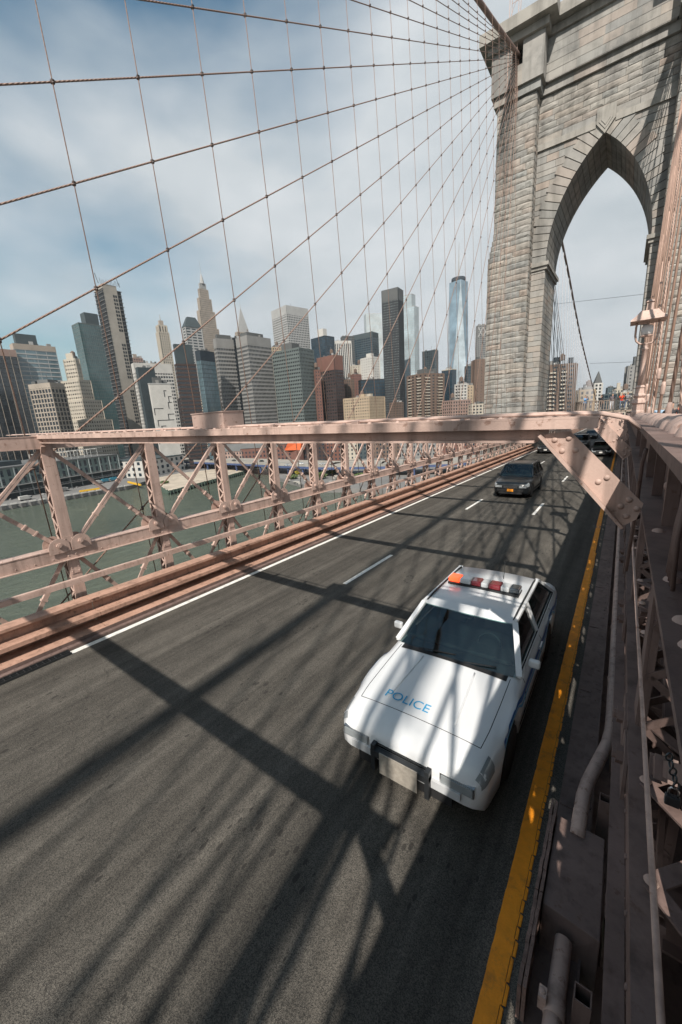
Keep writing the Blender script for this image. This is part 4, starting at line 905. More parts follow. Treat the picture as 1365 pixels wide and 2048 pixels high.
def carpaint(name, col):
    m = bpy.data.materials.new(name); m.use_nodes = True; b = m.node_tree.nodes['Principled BSDF']; b.inputs['Base Color'].default_value = (*col, 1); b.inputs['Roughness'].default_value = .32; b.inputs['Coat Weight'].default_value = .35; b.inputs['Coat Roughness'].default_value = .08; return m
def interp(t, pts):
    for (a, va), (b, vb) in zip(pts[:-1], pts[1:]):
        if t <= b: f = (t - a) / (b - a) if b > a else 0; f = max(0, min(1, f)); return va + (vb - va) * f
    return pts[-1][1]
WHEEL = {}
def wheel(root, x, y, r, wd=.22):
    k = round(r, 3)
    if k not in WHEEL:
        def lx(prof, n=24):
            mb = MB().lathe(prof, n=n); mb.v = [(z, a, b) for a, b, z in mb.v]; return mb
        ty = lx([(r * .66, -wd / 2), (r * .93, -wd / 2), (r, -wd * .36), (r, wd * .36), (r * .93, wd / 2), (r * .66, wd / 2)])
        rm = MB(); 
        for i in range(6):
            a = i * math.pi / 3
            for s in (-1, 1): rm.bar((s * wd * .42, 0, 0), (s * wd * .42, r * .62 * math.cos(a), r * .62 * math.sin(a)), r * .2, .03, up=(1, 0, 0))
        t2 = lx([(r * .68, -wd * .4), (r * .68, wd * .4)]); i0 = len(rm.v); rm.v += t2.v; rm.f += [tuple(i0 + q for q in f) for f in t2.f]
        WHEEL[k] = (ty.mesh('tyre', TYRE, True), rm.mesh('rim', RIM))
    w_ = inst(WHEEL[k][0], 'wheel', root, (x, y, r)); inst(WHEEL[k][1], 'rim', w_)
def car(label, loc, paint, p, cat='car', group=None, rz=0.0, detail=True, name='car'):
    root = thing(name, label, cat, loc, rz, group); root.rotation_euler = (-math.atan(G) if detail else 0, 0, rz)
    L, Wd, Hh = p['L'], p['W'], p['H']; belt, r = p['belt'], p['r']; n = 64 if detail else 26; mb = MB(); rings = []
    for i in range(n + 1):
        y = L * i / n
        wv = Wd / 2 * interp(y, [(0, p.get('nose', .74)), (.06, .88 if 'nose' not in p else .93), (.2, .95), (.55, .99), (1.1, 1.0), (L - .9, 1.0), (L - .3, .96), (L - .05, .88), (L, .82)])
        zt = interp(y, p['top']); zb = interp(y, [(0, .34), (.12, .24), (.5, .22), (L - .5, .24), (L, .36)])
        for yw in p['wheels']:
            if abs(y - yw) < r + .06: zb = max(zb, r + math.sqrt((r + .06) ** 2 - (y - yw) ** 2) - .01)
        zb = min(zb, zt - .2); mid = zb + (zt - zb) * .45
        half = [(wv * .93, zb), (wv * .985, zb + .03), (wv, mid), (wv * .985, zt - (zt - mid) * .35), (wv * .94, zt - .05), (wv * .86, zt - .008), (wv * .62, zt + .012), (wv * .3, zt + .024)]
        rings.append([(x, y, z) for x, z in half] + [(0, y, zt + .028)] + [(-x, y, z) for x, z in half[::-1]])
    m_ = len(rings[0])
    nose = [[(x * .9, -.035, .5 + (z - .5) * .82) for x, yy, z in rings[0]]]; tail = [[(x * .93, L + .03, .6 + (z - .6) * .85) for x, yy, z in rings[-1]]]
    for rg in nose + rings + tail: mb.v += rg
    for i in range(n + 2):
        for j in range(m_ - 1): a = i * m_ + j; mb.f.append((a, a + 1, a + m_ + 1, a + m_))
    mb.f.append(tuple(range(m_))); mb.f.append(tuple((n + 2) * m_ + j for j in range(m_))[::-1])
    body = mb.build('body', paint, root, True, local=True)
    def surf(y, j, off=0.0):
        f = max(0, min(n - .001, y / L * n)); i = int(f); f -= i; j0 = min(int(j), m_ - 2); g_ = j - j0
        P_ = [Vector(rings[a][b]) for a, b in ((i, j0), (i, j0 + 1), (i + 1, j0), (i + 1, j0 + 1))]
        q = (P_[0] * (1 - g_) + P_[1] * g_) * (1 - f) + (P_[2] * (1 - g_) + P_[3] * g_) * f
        nn_ = (P_[2] - P_[0]).cross(P_[1] - P_[0]); nn_ = nn_.normalized() if nn_.length > 1e-9 else Vector((0, 0, 1))
        if nn_.dot(Vector((q.x, (y - L / 2) * .25, q.z - .45))) < 0: nn_ = -nn_
        return q + nn_ * off
    def patch(nm, ys, js, m, par, off=.006):
        mb = MB(); k = len(js)
        for y in ys:
            for j in js: mb.v.append(tuple(surf(y, j, off)))
        for a in range(len(ys) - 1):
            for b in range(k - 1): q = a * k + b; mb.f.append((q, q + 1, q + k + 1, q + k))
        return mb.build(nm, m, par, True, local=True)
    def seam(pts, r=.0045):
        MB().tube([surf(y, j, .0) for y, j in pts], r, 5).build('panel_seam', RUBBER, body, True, local=True)
    lin = lambda a, b, k: [a + (b - a) * i / k for i in range(k + 1)]
    root_fn = (surf, patch, seam, lin)
    MB().box(-Wd / 2 + .1, Wd / 2 - .1, .25, L - .25, .2, .55).build('underbody', RUBBER, root, local=True)
    # cabin: glass shell, roof skin, pillars
    y0, y1, y2, y3 = p['cab']; wb, wt = Wd / 2 * .92, Wd / 2 * p.get('tuck', .76); zb = belt
    def shell(mb, gb, gt, yb0, yt0, yt1, yb1, z0, z1, nx=10):
        rows = []
        for q in range(nx + 1):
            u = -1 + 2 * q / nx; bow = 1 - u * u
            rows.append([(u * gb, yb0 - .10 * bow, z0), (u * (gb + gt) / 2, (yb0 + yt0) / 2 - .09 * bow, (z0 + z1) / 2 + .01), (u * gt, yt0 - .07 * bow, z1 + .02 * bow), (u * gt, (yt0 + yt1) / 2, z1 + .045 * bow + .012), (u * gt, yt1 + .03 * bow, z1 + .02 * bow), (u * gb, yb1 + .05 * bow, z0)])
        b0 = len(mb.v); k = len(rows[0])
        for rr in rows: mb.v += rr
        for q in range(nx):
            for j in range(k - 1): a = b0 + q * k + j; mb.f.append((a, a + 1, a + k + 1, a + k))
        mb.f.append(tuple(b0 + j for j in range(k))); mb.f.append(tuple(b0 + nx * k + j for j in range(k))[::-1]); return rows
    mb = MB(); rows = shell(mb, wb, wt, y0, y1, y2, y3, zb - .02, Hh - .035); mb.build('window_glass', CLEARG if detail else CGLASS, root, local=True)
    if detail:
        patch('cabin_floor', lin(y0 - .02, y3 + .02, 8), lin(5.05, 10.95, 8), DASH, root, .012)
        o = MB().box(-wb * .9, wb * .9, y0 + .12, y0 + .42, belt + .02, belt + .1).build('dashboard', DASH, root, local=True); bv = o.modifiers.new('b', 'BEVEL'); bv.width = .03; bv.segments = 2
        for yy in (y0 + 1.0, y0 + 1.95):
            for s in (-1, 1):
                o = MB().hexa([(s * .38 - .24, yy, belt + .01), (s * .38 + .24, yy, belt + .01), (s * .38 + .24, yy + .14, belt + .01), (s * .38 - .24, yy + .14, belt + .01), (s * .38 - .2, yy + .1, belt + .2), (s * .38 + .2, yy + .1, belt + .2), (s * .38 + .2, yy + .2, belt + .2), (s * .38 - .2, yy + .2, belt + .2)]).build('seat', SEAT, root, local=True)
                h_ = MB().box(s * .38 - .12, s * .38 + .12, yy + .12, yy + .2, belt + .22, belt + .36).build('headrest', SEAT, root, local=True); bv = h_.modifiers.new('b', 'BEVEL'); bv.width = .03; bv.segments = 2
        tw = MB(); tw.tube([(.38 + .17 * math.cos(a), y0 + .5 + .06 * math.sin(a), belt + .06 + .15 * math.sin(a)) for a in lin(0, 6.283, 16)], .014, 6).build('steering_wheel', DASH, root, True, local=True)
        MB().box(-.1, .1, y1 + .02, y1 + .06, Hh - .16, Hh - .1).build('rear_mirror', DASH, root, local=True)
    mb = MB(); k = 3
    up = Vector((0, 0, .012)); prs = [[Vector(rows[q][2]), Vector(rows[q][3]), Vector(rows[q][4])] for q in range(len(rows))]
    for q in range(len(prs) - 1):
        for j in range(2):
            A, B, C_, Dd = prs[q][j], prs[q][j + 1], prs[q + 1][j + 1], prs[q + 1][j]
            pass
    kx_ = len(prs)
    for q in range(kx_):
        A, B, C_ = prs[q]; E1 = (A * .55 + B * .45) + Vector((0, 0, .006)); E2 = (C_ * .55 + B * .45) + Vector((0, 0, .006))
        mb.v += [tuple(A - Vector((0, .02, .022))), tuple(A + up), tuple(E1 + up), tuple(B + up), tuple(E2 + up), tuple(C_ + up), tuple(C_ + Vector((0, .02, -.022)))]
    for q in range(kx_ - 1):
        for j in range(6): a_ = q * 7 + j; mb.f.append((a_, a_ + 1, a_ + 8, a_ + 7))
    roof = mb.build('roof', paint, root, True, local=True)
    for s in (-1, 1):
        pil = [((s * wb, y0, zb), (s * wt, y1, Hh - .03)), ((s * wb, y3, zb), (s * wt, y2, Hh - .03))] + [((s * wb, yy, zb), (s * (wt + .005), yy + .03, Hh - .03)) for yy in p.get('bp', [])]
        mb = MB()
        for a, b in pil: mb.bar(a, b, .075, .05)
        mb.bar((s * wt, y1, Hh - .025), (s * wt, y2, Hh - .025), .05, .05); mb.bar((s * wb, y0, zb), (s * wb, y3, zb), .05, .045); mb.build('pillars', paint, root, local=True)
        if detail:
            tr_ = MB(); tr_.bar((s * (wb + .004), y0 + .06, zb + .035), (s * (wb + .004), y3 - .1, zb + .035), .016, .016); tr_.bar((s * (wt + .012), y1 + .05, Hh - .06), (s * (wt + .012), y2 - .05, Hh - .06), .016, .016); tr_.build('window_trim', RUBBER, root, local=True)
            mr_ = MB().box(s * (Wd / 2 - .02), s * (Wd / 2 + .13), y0 + .25, y0 + .33, belt + .02, belt + .14).build('wing_mirror', p.get('mirror', paint), root, local=True); bv = mr_.modifiers.new('b', 'BEVEL'); bv.width = .03; bv.segments = 3
            for yy in p.get('doors', []): MB().box(s * (Wd / 2 * .992), s * (Wd / 2 + .018), yy, yy + .2, belt - .17, belt - .13).build('door_handle', p.get('mirror', paint), root, local=True)
            if p.get('rails'):
                MB().tube([(s * wt * .96, y1 + .05, Hh - .012), (s * wt * .96, y1 + .35, Hh + (.05 if p['rails'] == 'chrome' else .012)), (s * wt * .96, y2 - .25, Hh + (.05 if p['rails'] == 'chrome' else .012)), (s * wt * .96, y2 - .05, Hh - .012)], .016, 6).build('roof_rail', BLACKM if p['rails'] == 'black' else CHROME, roof, True, local=True)
    for yw in p['wheels']:
        for s in (-1, 1): wheel(root, s * (Wd / 2 - .12), yw, r)
    # front: grille, headlamps, lower intake, plate
    zt0 = p['top'][0][1]
    MB().box(-.36, .36, -.042, .05, zt0 - .22, zt0 - .08).build('grille', BLACKM, root, local=True)
    if detail:
        for i in range(4): MB().box(-.35, .35, -.05, -.043, zt0 - .205 + i * .035, zt0 - .195 + i * .035).build('grille_bar', CHROME, root, local=True)
    MB().box(-.6, .6, -.05, .06, .27, .40).build('lower_intake', RUBBER, root, local=True)
    for s in ((-1, 1) if detail else ()):
        js = lin(2.6, 4.3, 5) if s > 0 else lin(16 - 4.3, 16 - 2.6, 5)
        patch('headlight', lin(.03, .30, 6), js, LENS, root)
    for s in (-1, 1):
        mb = MB(); x0, x1 = s * (Wd / 2 * .50), s * (Wd / 2 * .93); mb.hexa([(x0, .0, zt0 - .2), (x1, .16, zt0 - .18), (x1, .4, zt0 - .15), (x0, .12, zt0 - .15), (x0, .02, zt0 - .04), (x1, .2, zt0 - .015), (x1, .44, zt0 + .03), (x0, .16, zt0 - .02)]); (mb.build('headlight', LENS, root, local=True) if not detail else None)
        if detail:
            js2 = lin(2.4, 3.9, 3) if s > 0 else lin(16 - 3.9, 16 - 2.4, 3); patch('tail_light', lin(L - .34, L - .06, 4), js2, REDL, root, .006)
            xa, xb = sorted((s * Wd / 2 * .46, s * Wd / 2 * .84)); zc = zt0 - .12
            bz = MB().box(xa, xb, -.042, .03, zc - .07, zc + .06).build('headlamp_bezel', CHROME, root, local=True); MB().box(xa + .015, xb - .015, -.052, -.043, zc - .055, zc + .045).build('lamp_lens', LENS, bz, local=True)
        else: MB().box(s * (Wd / 2 * .70), s * (Wd / 2 * .84), L - .12, L + .004, belt - .38, belt - .16).build('tail_light', REDL, root, local=True)
    if detail:
        y0c = p['cab'][0]
        for s in (0, 1):
            J = (lambda j: j) if s == 0 else (lambda j: 16 - j)
            seam([(y, J(5.15)) for y in lin(.32, y0c - .06, 10)])                     # bonnet edge
            for yd in p['doors']: seam([(yd + .27, J(j)) for j in lin(.9, 4.6, 8)])
            seam([(y0c + .12, J(j)) for j in lin(.9, 4.6, 8)]); seam([(y, J(.9)) for y in lin(y0c + .12, p['wheels'][1] - r - .1, 8)])
            patch('side_mould', lin(p['wheels'][0] + r + .12, p['wheels'][1] - r - .12, 6), [J(1.35), J(1.55)], RUBBER, body, .008)
            MB().tube([surf(p['wheels'][0] + (r + .062) * math.cos(a), J(.15), .004) for a in lin(.15, 3.0, 12)], .012, 5).build('arch_lip', RUBBER, body, True, local=True)
        seam([(.32, j) for j in lin(5.15, 10.85, 10)])                                # front edge of the bonnet
        for a, b in ((.2, .62), (-.5, .05)):                                          # wipers
            MB().bar((a, y0c - .1, belt + .035), (b, y0c - .02, belt + .055), .012, .012).build('wiper', RUBBER, root, local=True)
        patch('cowl', lin(y0c - .14, y0c + .02, 3), lin(5.3, 10.7, 10), RUBBER, body, .004)
        for u in (-.5, .5): MB().tube([surf(y, 8 + u * 3.2 - u * .8 * (y / 1.7), .001) for y in lin(.45, y0c - .2, 8)], .011, 6).build('bonnet_crease', paint, body, True, local=True)
        MB().box(-Wd / 2 * .7, Wd / 2 * .7, -.075, .03, .42, .52).build('bumper_strip', p.get('bump', RUBBER), root, local=True)
    pl = MB().box(-.16, .16, -.09, -.077, .41, .55).build('licence_plate', p.get('plate') or WHITE, root, local=True)
    return root, body, roof, root_fn
PWHITE = carpaint('white_car_paint', (.62, .63, .64)); PBLACK = carpaint('black_car_paint', (.008, .010, .012)); PGREY = carpaint('grey_car_paint', (.05, .055, .06)); PSILV = carpaint('silver_car_paint', (.42, .43, .44)); PLATE_O = mat('orange_plate', (.72, .26, .02), .5, .05)
suv = dict(L=4.7, W=1.92, H=1.72, belt=1.08, r=.36, wheels=(.88, 3.72), top=[(0, .80), (.1, .88), (.5, .96), (1.25, 1.06), (4.3, 1.08), (4.62, 1.0), (4.7, .9)], cab=(1.2, 1.95, 3.95, 4.5), bp=(2.55, 3.4), doors=(2.35, 3.2), rails='chrome', plate=PLATE_O, tuck=.74)
car('black sport utility car with orange number plate in the middle lane', D(-4.75, 22.3, 0), PBLACK, suv, name='sport_utility_car')
pol = dict(L=5.45, W=1.98, H=1.47, belt=.98, r=.34, wheels=(.98, 3.9), nose=.88, top=[(0, .70), (.04, .775), (.12, .81), (.4, .855), (1.0, .905), (1.7, .965), (4.75, .985), (5.2, .95), (5.38, .90), (5.45, .82)], cab=(1.62, 2.22, 4.05, 4.72), bp=(2.95,), doors=(2.75, 3.75), rails='black', plate=mat('plate_front', (.5, .47, .36), .6, .1), tuck=.72, bump=mat('grey_bumper', (.45, .46, .47), .5, .1))
PX, PY = -1.74, 3.28
pc_, pbody, proof, pfn = car('white police car with blue stripe and roof light bar in right lane', D(PX, PY, 0), PWHITE, pol, name='police_car')
BLUE = mat('police_blue', (.01, .10, .32), .4, .05); BLUEL = mat('police_light_blue', (.02, .30, .55), .4, .05)
surf_, patch_, seam_, lin_ = pfn
for s in (0, 1):                                   # side stripes follow the body side
    J = (lambda j: j) if s == 0 else (lambda j: 16 - j)
    for j0, j1, m in ((2.62, 3.0, BLUE), (2.3, 2.5, BLUEL)): patch_('side_stripe', lin_(.6, 5.1, 20), [J(j0), J(j1)], m, pbody, .005)
def text(body, size, m, name='lettering', ext=.001):
    cu = bpy.data.curves.new('t', 'FONT'); cu.body = body; cu.size = size; cu.extrude = ext; cu.align_x = 'CENTER'; cu.align_y = 'CENTER'
    o = bpy.data.objects.new('t', cu); C.objects.link(o); dg = bpy.context.evaluated_depsgraph_get(); me = bpy.data.meshes.new_from_object(o.evaluated_get(dg)); C.objects.unlink(o); bpy.data.objects.remove(o)
    me.materials.clear(); me.materials.append(m); return me
inst(text('POLICE', .19, BLUEL), 'hood_lettering', pbody, (-.2, .50, .896), (R_(4.8), 0, 0), (1.0, 1, 1))
# light bar: base, lenses
lbz = pol['H'] + .03
lbr = MB().box(-.6, .6, 3.0, 3.27, lbz, lbz + .03).build('light_bar', BLACKM, pc_, local=True)
ORNG = mat('lit_red_beacon', (1.0, .10, .03), .3, .02, emit=1.2); CLEARL = carglass('clear_lens', (.5, .52, .53)); DRED = carglass('dark_red_lens', (.16, .01, .015)); DBLU = carglass('smoked_lens', (.03, .04, .05))
for x0, x1, m in ((-.6, -.40, ORNG), (-.395, -.2, CLEARL), (-.195, -.03, DRED), (-.025, .1, CLEARL), (.105, .3, DRED), (.305, .44, CLEARL), (.445, .6, DBLU)):
    o = MB().box(x0, x1, 3.02, 3.25, lbz + .031, lbz + .12).build('beacon_lens', m, lbr, local=True); bv = o.modifiers.new('b', 'BEVEL'); bv.width = .02; bv.segments = 2
mb = MB()
for s in (-1, 1): mb.box(s * .32, s * .37, -.14, -.06, .3, .66)
mb.box(-.37, .37, -.15, -.07, .52, .60); mb.build('push_bar', BLACKM, pc_, local=True)
MB().box(-.24, .24, -.165, -.152, .34, .62).build('push_plate', mat('push_bar_grey', (.30, .27, .23), .6, .25, 20), pc_, local=True)
MB().tube([(.2, 3.7, lbz - .02), (.2, 3.76, lbz + .3)], .006, 5).build('aerial', BLACKM, proof, local=True)
sed = dict(L=4.6, W=1.84, H=1.45, belt=.95, r=.33, wheels=(.9, 3.6), top=[(0, .68), (.1, .76), (.6, .84), (1.3, .93), (3.7, .95), (4.5, .9), (4.6, .75)], cab=(1.2, 1.95, 3.1, 3.85), bp=(2.45,), doors=(2.3, 3.1), tuck=.74)
suv2 = dict(suv); suv2.pop('plate')
car('dark car in the left lane half hidden by the nearest knee brace', D(-7.2, 51, 0), PBLACK, suv2, name='sport_utility_car')
car('grey sport utility car far down the middle lane', D(-4.4, 59, 0), PGREY, suv2, name='sport_utility_car')
car('dark sedan with lit headlights far down the right lane', D(-1.6, 47.5, 0), PBLACK, sed, name='sedan')
car('dark car just beyond the tower arch in the middle lane', D(-4.5, 82, 0), PGREY, sed, name='sedan')
# ------------------------------------------------------------------ city
def glassm(name, col, rough=.12, cell=(3.0, 3.0, 3.6), var=.6, spec=.8):
    if name in MATS: return MATS[name]
    m = bpy.data.materials.new(name); m.use_nodes = True; t = m.node_tree; b = t.nodes['Principled BSDF']; L = t.links.new
    co = N(t, 'ShaderNodeTexCoord'); dv = N(t, 'ShaderNodeVectorMath', operation='DIVIDE'); dv.inputs[1].default_value = cell; L(co.outputs['Object'], dv.inputs[0])
    fl = N(t, 'ShaderNodeVectorMath', operation='FLOOR'); L(dv.outputs[0], fl.inputs[0]); wn = N(t, 'ShaderNodeTexWhiteNoise'); L(fl.outputs[0], wn.inputs[0])
    n1 = N(t, 'ShaderNodeTexNoise', i_Scale=.03, i_Detail=4.0); L(co.outputs['Object'], n1.inputs[0])
    ad = N(t, 'ShaderNodeMath', operation='MULTIPLY_ADD', i_1=var); L(wn.outputs[0], ad.inputs[0]); ad.inputs[2].default_value = 1 - var * .5
    a2 = N(t, 'ShaderNodeMapRange'); a2.inputs[1].default_value = .3; a2.inputs[2].default_value = .7; a2.inputs[3].default_value = .65; a2.inputs[4].default_value = 1.4; L(n1.outputs[0], a2.inputs[0])
    mm = N(t, 'ShaderNodeMath', operation='MULTIPLY'); L(ad.outputs[0], mm.inputs[0]); L(a2.outputs[0], mm.inputs[1])
    mu = N(t, 'ShaderNodeMixRGB', blend_type='MULTIPLY', i_Fac=1.0); mu.inputs[1].default_value = (*col, 1); L(mm.outputs[0], mu.inputs[2]); L(mu.outputs[0], b.inputs['Base Color'])
    b.inputs['Roughness'].default_value = rough; b.inputs['Specular IOR Level'].default_value = spec; MATS[name] = m; return m
G_DARK = glassm('dark_window_glass', (.025, .035, .042)); G_BLACK = glassm('black_window_glass', (.012, .016, .02), .2, var=.9); G_TEAL = glassm('teal_curtain_glass', (.045, .092, .097), .1, (1.6, 1.6, 3.8), .35); G_BLUE = glassm('blue_curtain_glass', (.085, .13, .15), .08, (1.6, 1.6, 3.8), .3)
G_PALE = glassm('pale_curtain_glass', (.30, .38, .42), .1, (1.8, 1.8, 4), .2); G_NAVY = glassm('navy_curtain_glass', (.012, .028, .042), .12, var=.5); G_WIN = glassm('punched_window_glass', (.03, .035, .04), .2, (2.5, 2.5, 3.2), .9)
def wallm(name, col, var=.12, sc_=.12): return mat('wall_' + name, col, .85, var, sc_, dirt=tuple(c * .6 for c in col), dirt_amt=.4, dscale=.05, spec=.2)
WLL = {k: wallm(k, tuple(.74 * (.82 * q + .18 * sum(c) / 3) for q in c)) for k, c in dict(tan=(.40, .335, .27), white=(.58, .56, .52), grey=(.27, .265, .255), dgrey=(.115, .12, .12), red=(.20, .085, .06), brown=(.185, .125, .095), beige=(.46, .35, .23), cream=(.52, .46, .37), pink=(.38, .25, .205), conc=(.40, .36, .305), teal=(.135, .165, .16), slate=(.07, .095, .105), black=(.03, .035, .04), brick=(.22, .10, .075), copper=(.10, .21, .19), navy=(.03, .045, .06), steelblue=(.05, .07, .08), roofg=(.17, .175, .175), dred=(.075, .046, .041), lgrey=(.42, .42, .41)).items()}
RAIL_BLUE = mat('blue_steel', (.05, .075, .16), .6, .2, .3)
def plan(L, Cc, Rr, dist, rot):
    def az(p): d = ray(*p); v = np.array([d[0], d[1]]); return v / np.linalg.norm(v), d[2] / math.hypot(d[0], d[1])
    dl, _ = az(L); dc, el = az(Cc); dr, _ = az(Rr); P = dc * dist
    pr = np.array([dc[1], -dc[0]]); cr, sr = math.cos(R_(rot)), math.sin(R_(rot))
    e1 = pr * cr + dc * sr; e2 = -pr * sr + dc * cr
    cx = lambda a, b: a[0] * b[1] - a[1] * b[0]
    wdt = -cx(dr, P) / cx(dr, e1); dep = -cx(dl, P) / cx(dl, e2)
    if not (2 < wdt < 160): wdt = 25.0
    if not (2 < dep < 160): dep = 25.0
    return P, math.atan2(e1[1], e1[0]), wdt, dep, CAMP[2] + el * dist - LZ
def facade(root, x0, x1, y0, y1, z0, z1, st):
    fh, bw, sh, pw, sp, pp = st['fh'], st['bw'], st['sh'], st['pw'], st['sp'], st['pp']
    MB().box(x0, x1, y0, y1, z0, z1).build('window_glass', st['glass'], root, local=True)
    mb = MB(); n = max(1, int(round((z1 - z0) / fh))); f = (z1 - z0) / n
    if sh > 0:
        for i in range(n + 1):
            a = z0 + i * f; mb.box(x0 - sp, x1 + sp, y0 - sp, y1 + sp, a - (sh * .5 if i else 0), min(a + sh * .5, z1 + .3))
        tag(mb.build('spandrels', st['wall'], root, local=True), kind='stuff')
    if pw > 0:
        mb = MB()
        for a, b, ax in ((x0, x1, 'x'), (y0, y1, 'y')):
            nb = max(1, int(round((b - a) / bw)))
            for i in range(nb + 1):
                c = a + (b - a) * i / nb; q0, q1 = c - pw / 2, c + pw / 2
                if ax == 'x': mb.box(q0, q1, y0 - pp, y0 + .1, z0, z1 + .25); mb.box(q0, q1, y1 - .1, y1 + pp, z0, z1 + .25)
                else: mb.box(x0 - pp, x0 + .1, q0, q1, z0, z1 + .25); mb.box(x1 - .1, x1 + pp, q0, q1, z0, z1 + .25)
        tag(mb.build('piers', st.get('pier', st['wall']), root, local=True), kind='stuff')
    tp = st.get('top', 0)
    MB().box(x0 - sp - .06, x1 + sp + .06, y0 - sp - .06, y1 + sp + .06, z1 - tp, z1 + .8).build('parapet', st.get('roof', st['wall']), root, local=True)
def S(wall, glass=G_WIN, fh=3.4, bw=3.2, sh=1.5, pw=1.4, sp=.25, pp=.3, **k): d = dict(wall=WLL[wall], glass=glass, fh=fh, bw=bw, sh=sh, pw=pw, sp=sp, pp=pp); d.update({a: (WLL[b] if isinstance(b, str) else b) for a, b in k.items()}); return d
def building(name, label, L, Cc, Rr, dist, rot, st, mech=None, tiers=None, cat='building', z0=0.0):
    P, ang, wd, dp, h = plan(L, Cc, Rr, dist, rot)
    root = thing(name, label, cat, (P[0], P[1], LZ), ang)
    if tiers:                      # list of (height fraction, inset fraction)
        zprev = 0
        for fr, ins in tiers:
            facade(root, wd * ins, wd * (1 - ins), dp * ins, dp * (1 - ins), zprev, h * fr, st); zprev = h * fr + .8
    else: facade(root, 0, wd, 0, dp, z0, h, st)
    rg = random.Random(label)
    for q in range(rg.randint(4, 8)):
        if tiers: break
        a, b = rg.uniform(.08, .85), rg.uniform(.08, .85); s_ = rg.uniform(1.2, 3.5); hh_ = rg.uniform(1.0, 3.2)
        MB().box(wd * a, wd * a + s_, dp * b, dp * b + s_ * rg.uniform(.6, 1.4), h + .81, h + .8 + hh_).build('roof_unit', WLL[rg.choice(['roofg', 'dgrey', 'lgrey', 'grey'])], root, local=True)
    if rg.random() < .5: MB().tube([(wd * .5, dp * .4, h + .8), (wd * .5, dp * .4, h + rg.uniform(6, 12))], .18, 5).build('roof_mast', WLL['dgrey'], root, local=True)
    if st['glass'] is G_WIN and rg.random() < .6 and not tiers:
        mb = MB(); cx, cy = wd * rg.uniform(.2, .8), dp * rg.uniform(.2, .5); mb.lathe([(1.9, h + 3.2), (1.9, h + 6.6), (.2, h + 8)], cx, cy, 10)
        for q in (-1, 1):
            for e in (-1, 1): mb.bar((cx + q * 1.3, cy + e * 1.3, h + .8), (cx + q * 1.3, cy + e * 1.3, h + 3.2), .25, .25)
        mb.build('water_tank', WLL['brown'], root, local=True)
    for mm in (mech or []):        # (x0, x1, y0, y1 fractions, height, wall)
        MB().box(wd * mm[0], wd * mm[1], dp * mm[2], dp * mm[3], h + .81, h + .8 + mm[4]).build('roof_plant', WLL[mm[5]], root, local=True)
    return root, wd, dp, h
B = building
# --- left group
B('office_tower', 'dark tower with thin tan vertical fins at the left edge', (-90, 692), (-89, 692), (27, 683), 455, 12, S('black', G_BLACK, 3.8, 5.0, .3, .35, .1, .3, pier='tan', roof='pink', top=5))
B('glass_tower', 'blue glass tower with stepped grey bands behind the dark finned tower', (20, 690), (26, 688), (108, 684), 470, 14, S('lgrey', G_BLUE, 3.8, 9, 1.1, .4, .2, .1, roof='tan', top=4), [(.1, .6, .2, .8, 9, 'slate')])
B('office_block', 'squat tan grid office block in front of the blue banded tower', (58, 772), (100, 767), (128, 771), 400, 40, S('tan', G_BLACK, 3.6, 3.4, .9, .9, .2, .3, roof='tan', top=3), [(.2, .7, .2, .7, 3, 'roofg')])
r, wd, dp, h = B('stepped_tower', 'pale stone stepped tower left of the teal glass tower', (128, 722), (150, 718), (158, 719), 450, 40, S('cream', G_WIN, 3.4, 2.6, 1.9, 1.4, .15, .2), [(.2, .8, .2, .8, 5, 'cream')])
for i, e in enumerate((4, 8, 12)):
    facade(r, -e, wd + e, -e, dp + e, 0, h * (.82 - .17 * i), S('cream', G_WIN, 3.4, 2.6, 1.9, 1.4, .15, .2))
B('glass_tower', 'sheer teal glass tower with dark plant room on top', (143, 648), (157, 646), (215, 640), 560, 22, S('teal', G_TEAL, 3.9, 2.0, .45, .22, .08, .1), [(.3, .75, .2, .8, 13, 'slate')])
# concrete tower under construction
P, ang, wd, dp, h = plan((186, 572), (203, 566), (241, 570), 500, 24)
r = thing('unfinished_tower', 'tall raw concrete tower under construction with jagged open floors', 'building', (P[0], P[1], LZ), ang)
MB().box(.5, wd - 4.5, .4, dp - .4, 0, h).build('concrete_core', WLL['conc'], r, local=True)
mb = MB(); n = int(h / 3.7)
for i in range(n):
    z = i * 3.7; e = random.uniform(.3, 1.1); mb.box(-e, .45, -.2, dp + .5, z, z + .35); mb.box(wd - 4.45, wd + random.uniform(.2, 1.0), .6, dp + .5, z, z + .35)
tag(mb.build('floor_slabs', WLL['grey'], r, local=True), kind='stuff')
mb = MB(); mb.box(.1, .48, .3, dp - .3, 0, h - 6); mb.box(wd - 4.48, wd - .4, 1.0, dp - .5, 0, h - 4); mb.build('open_floors', WLL['black'], r, local=True)
mb = MB()
for i in range(8, n - 1):
    if i % 13 > 9: continue
    for q in (0, 1): mb.box(wd - 9.5 + q * 2.3, wd - 7.9 + q * 2.3, .25, .398, i * 3.7 + .5, i * 3.7 + 2.9)
tag(mb.build('window_openings', WLL['black'], r, local=True), kind='stuff')
mb = MB()
for i in range(14): x = -.8 + i * (wd + 1) / 14; mb.bar((x, 0, h), (x + random.uniform(-.5, .5), 0, h + random.uniform(1.5, 5)), .25, .25)
for x in (-2, wd): mb.bar((x, 2, h), (x + random.uniform(-3, 3), 2, h + 9), .4, .4)
tag(mb.build('rebar', WLL['dgrey'], r, local=True), kind='stuff')
B('old_block', 'small pinkish block peeping out right of the unfinished tower', (258, 717), (262, 716), (285, 715), 620, 20, S('pink', G_WIN, 3.4, 3, 1.6, 1.4), [(.3, .6, .3, .6, 5, 'tan')])
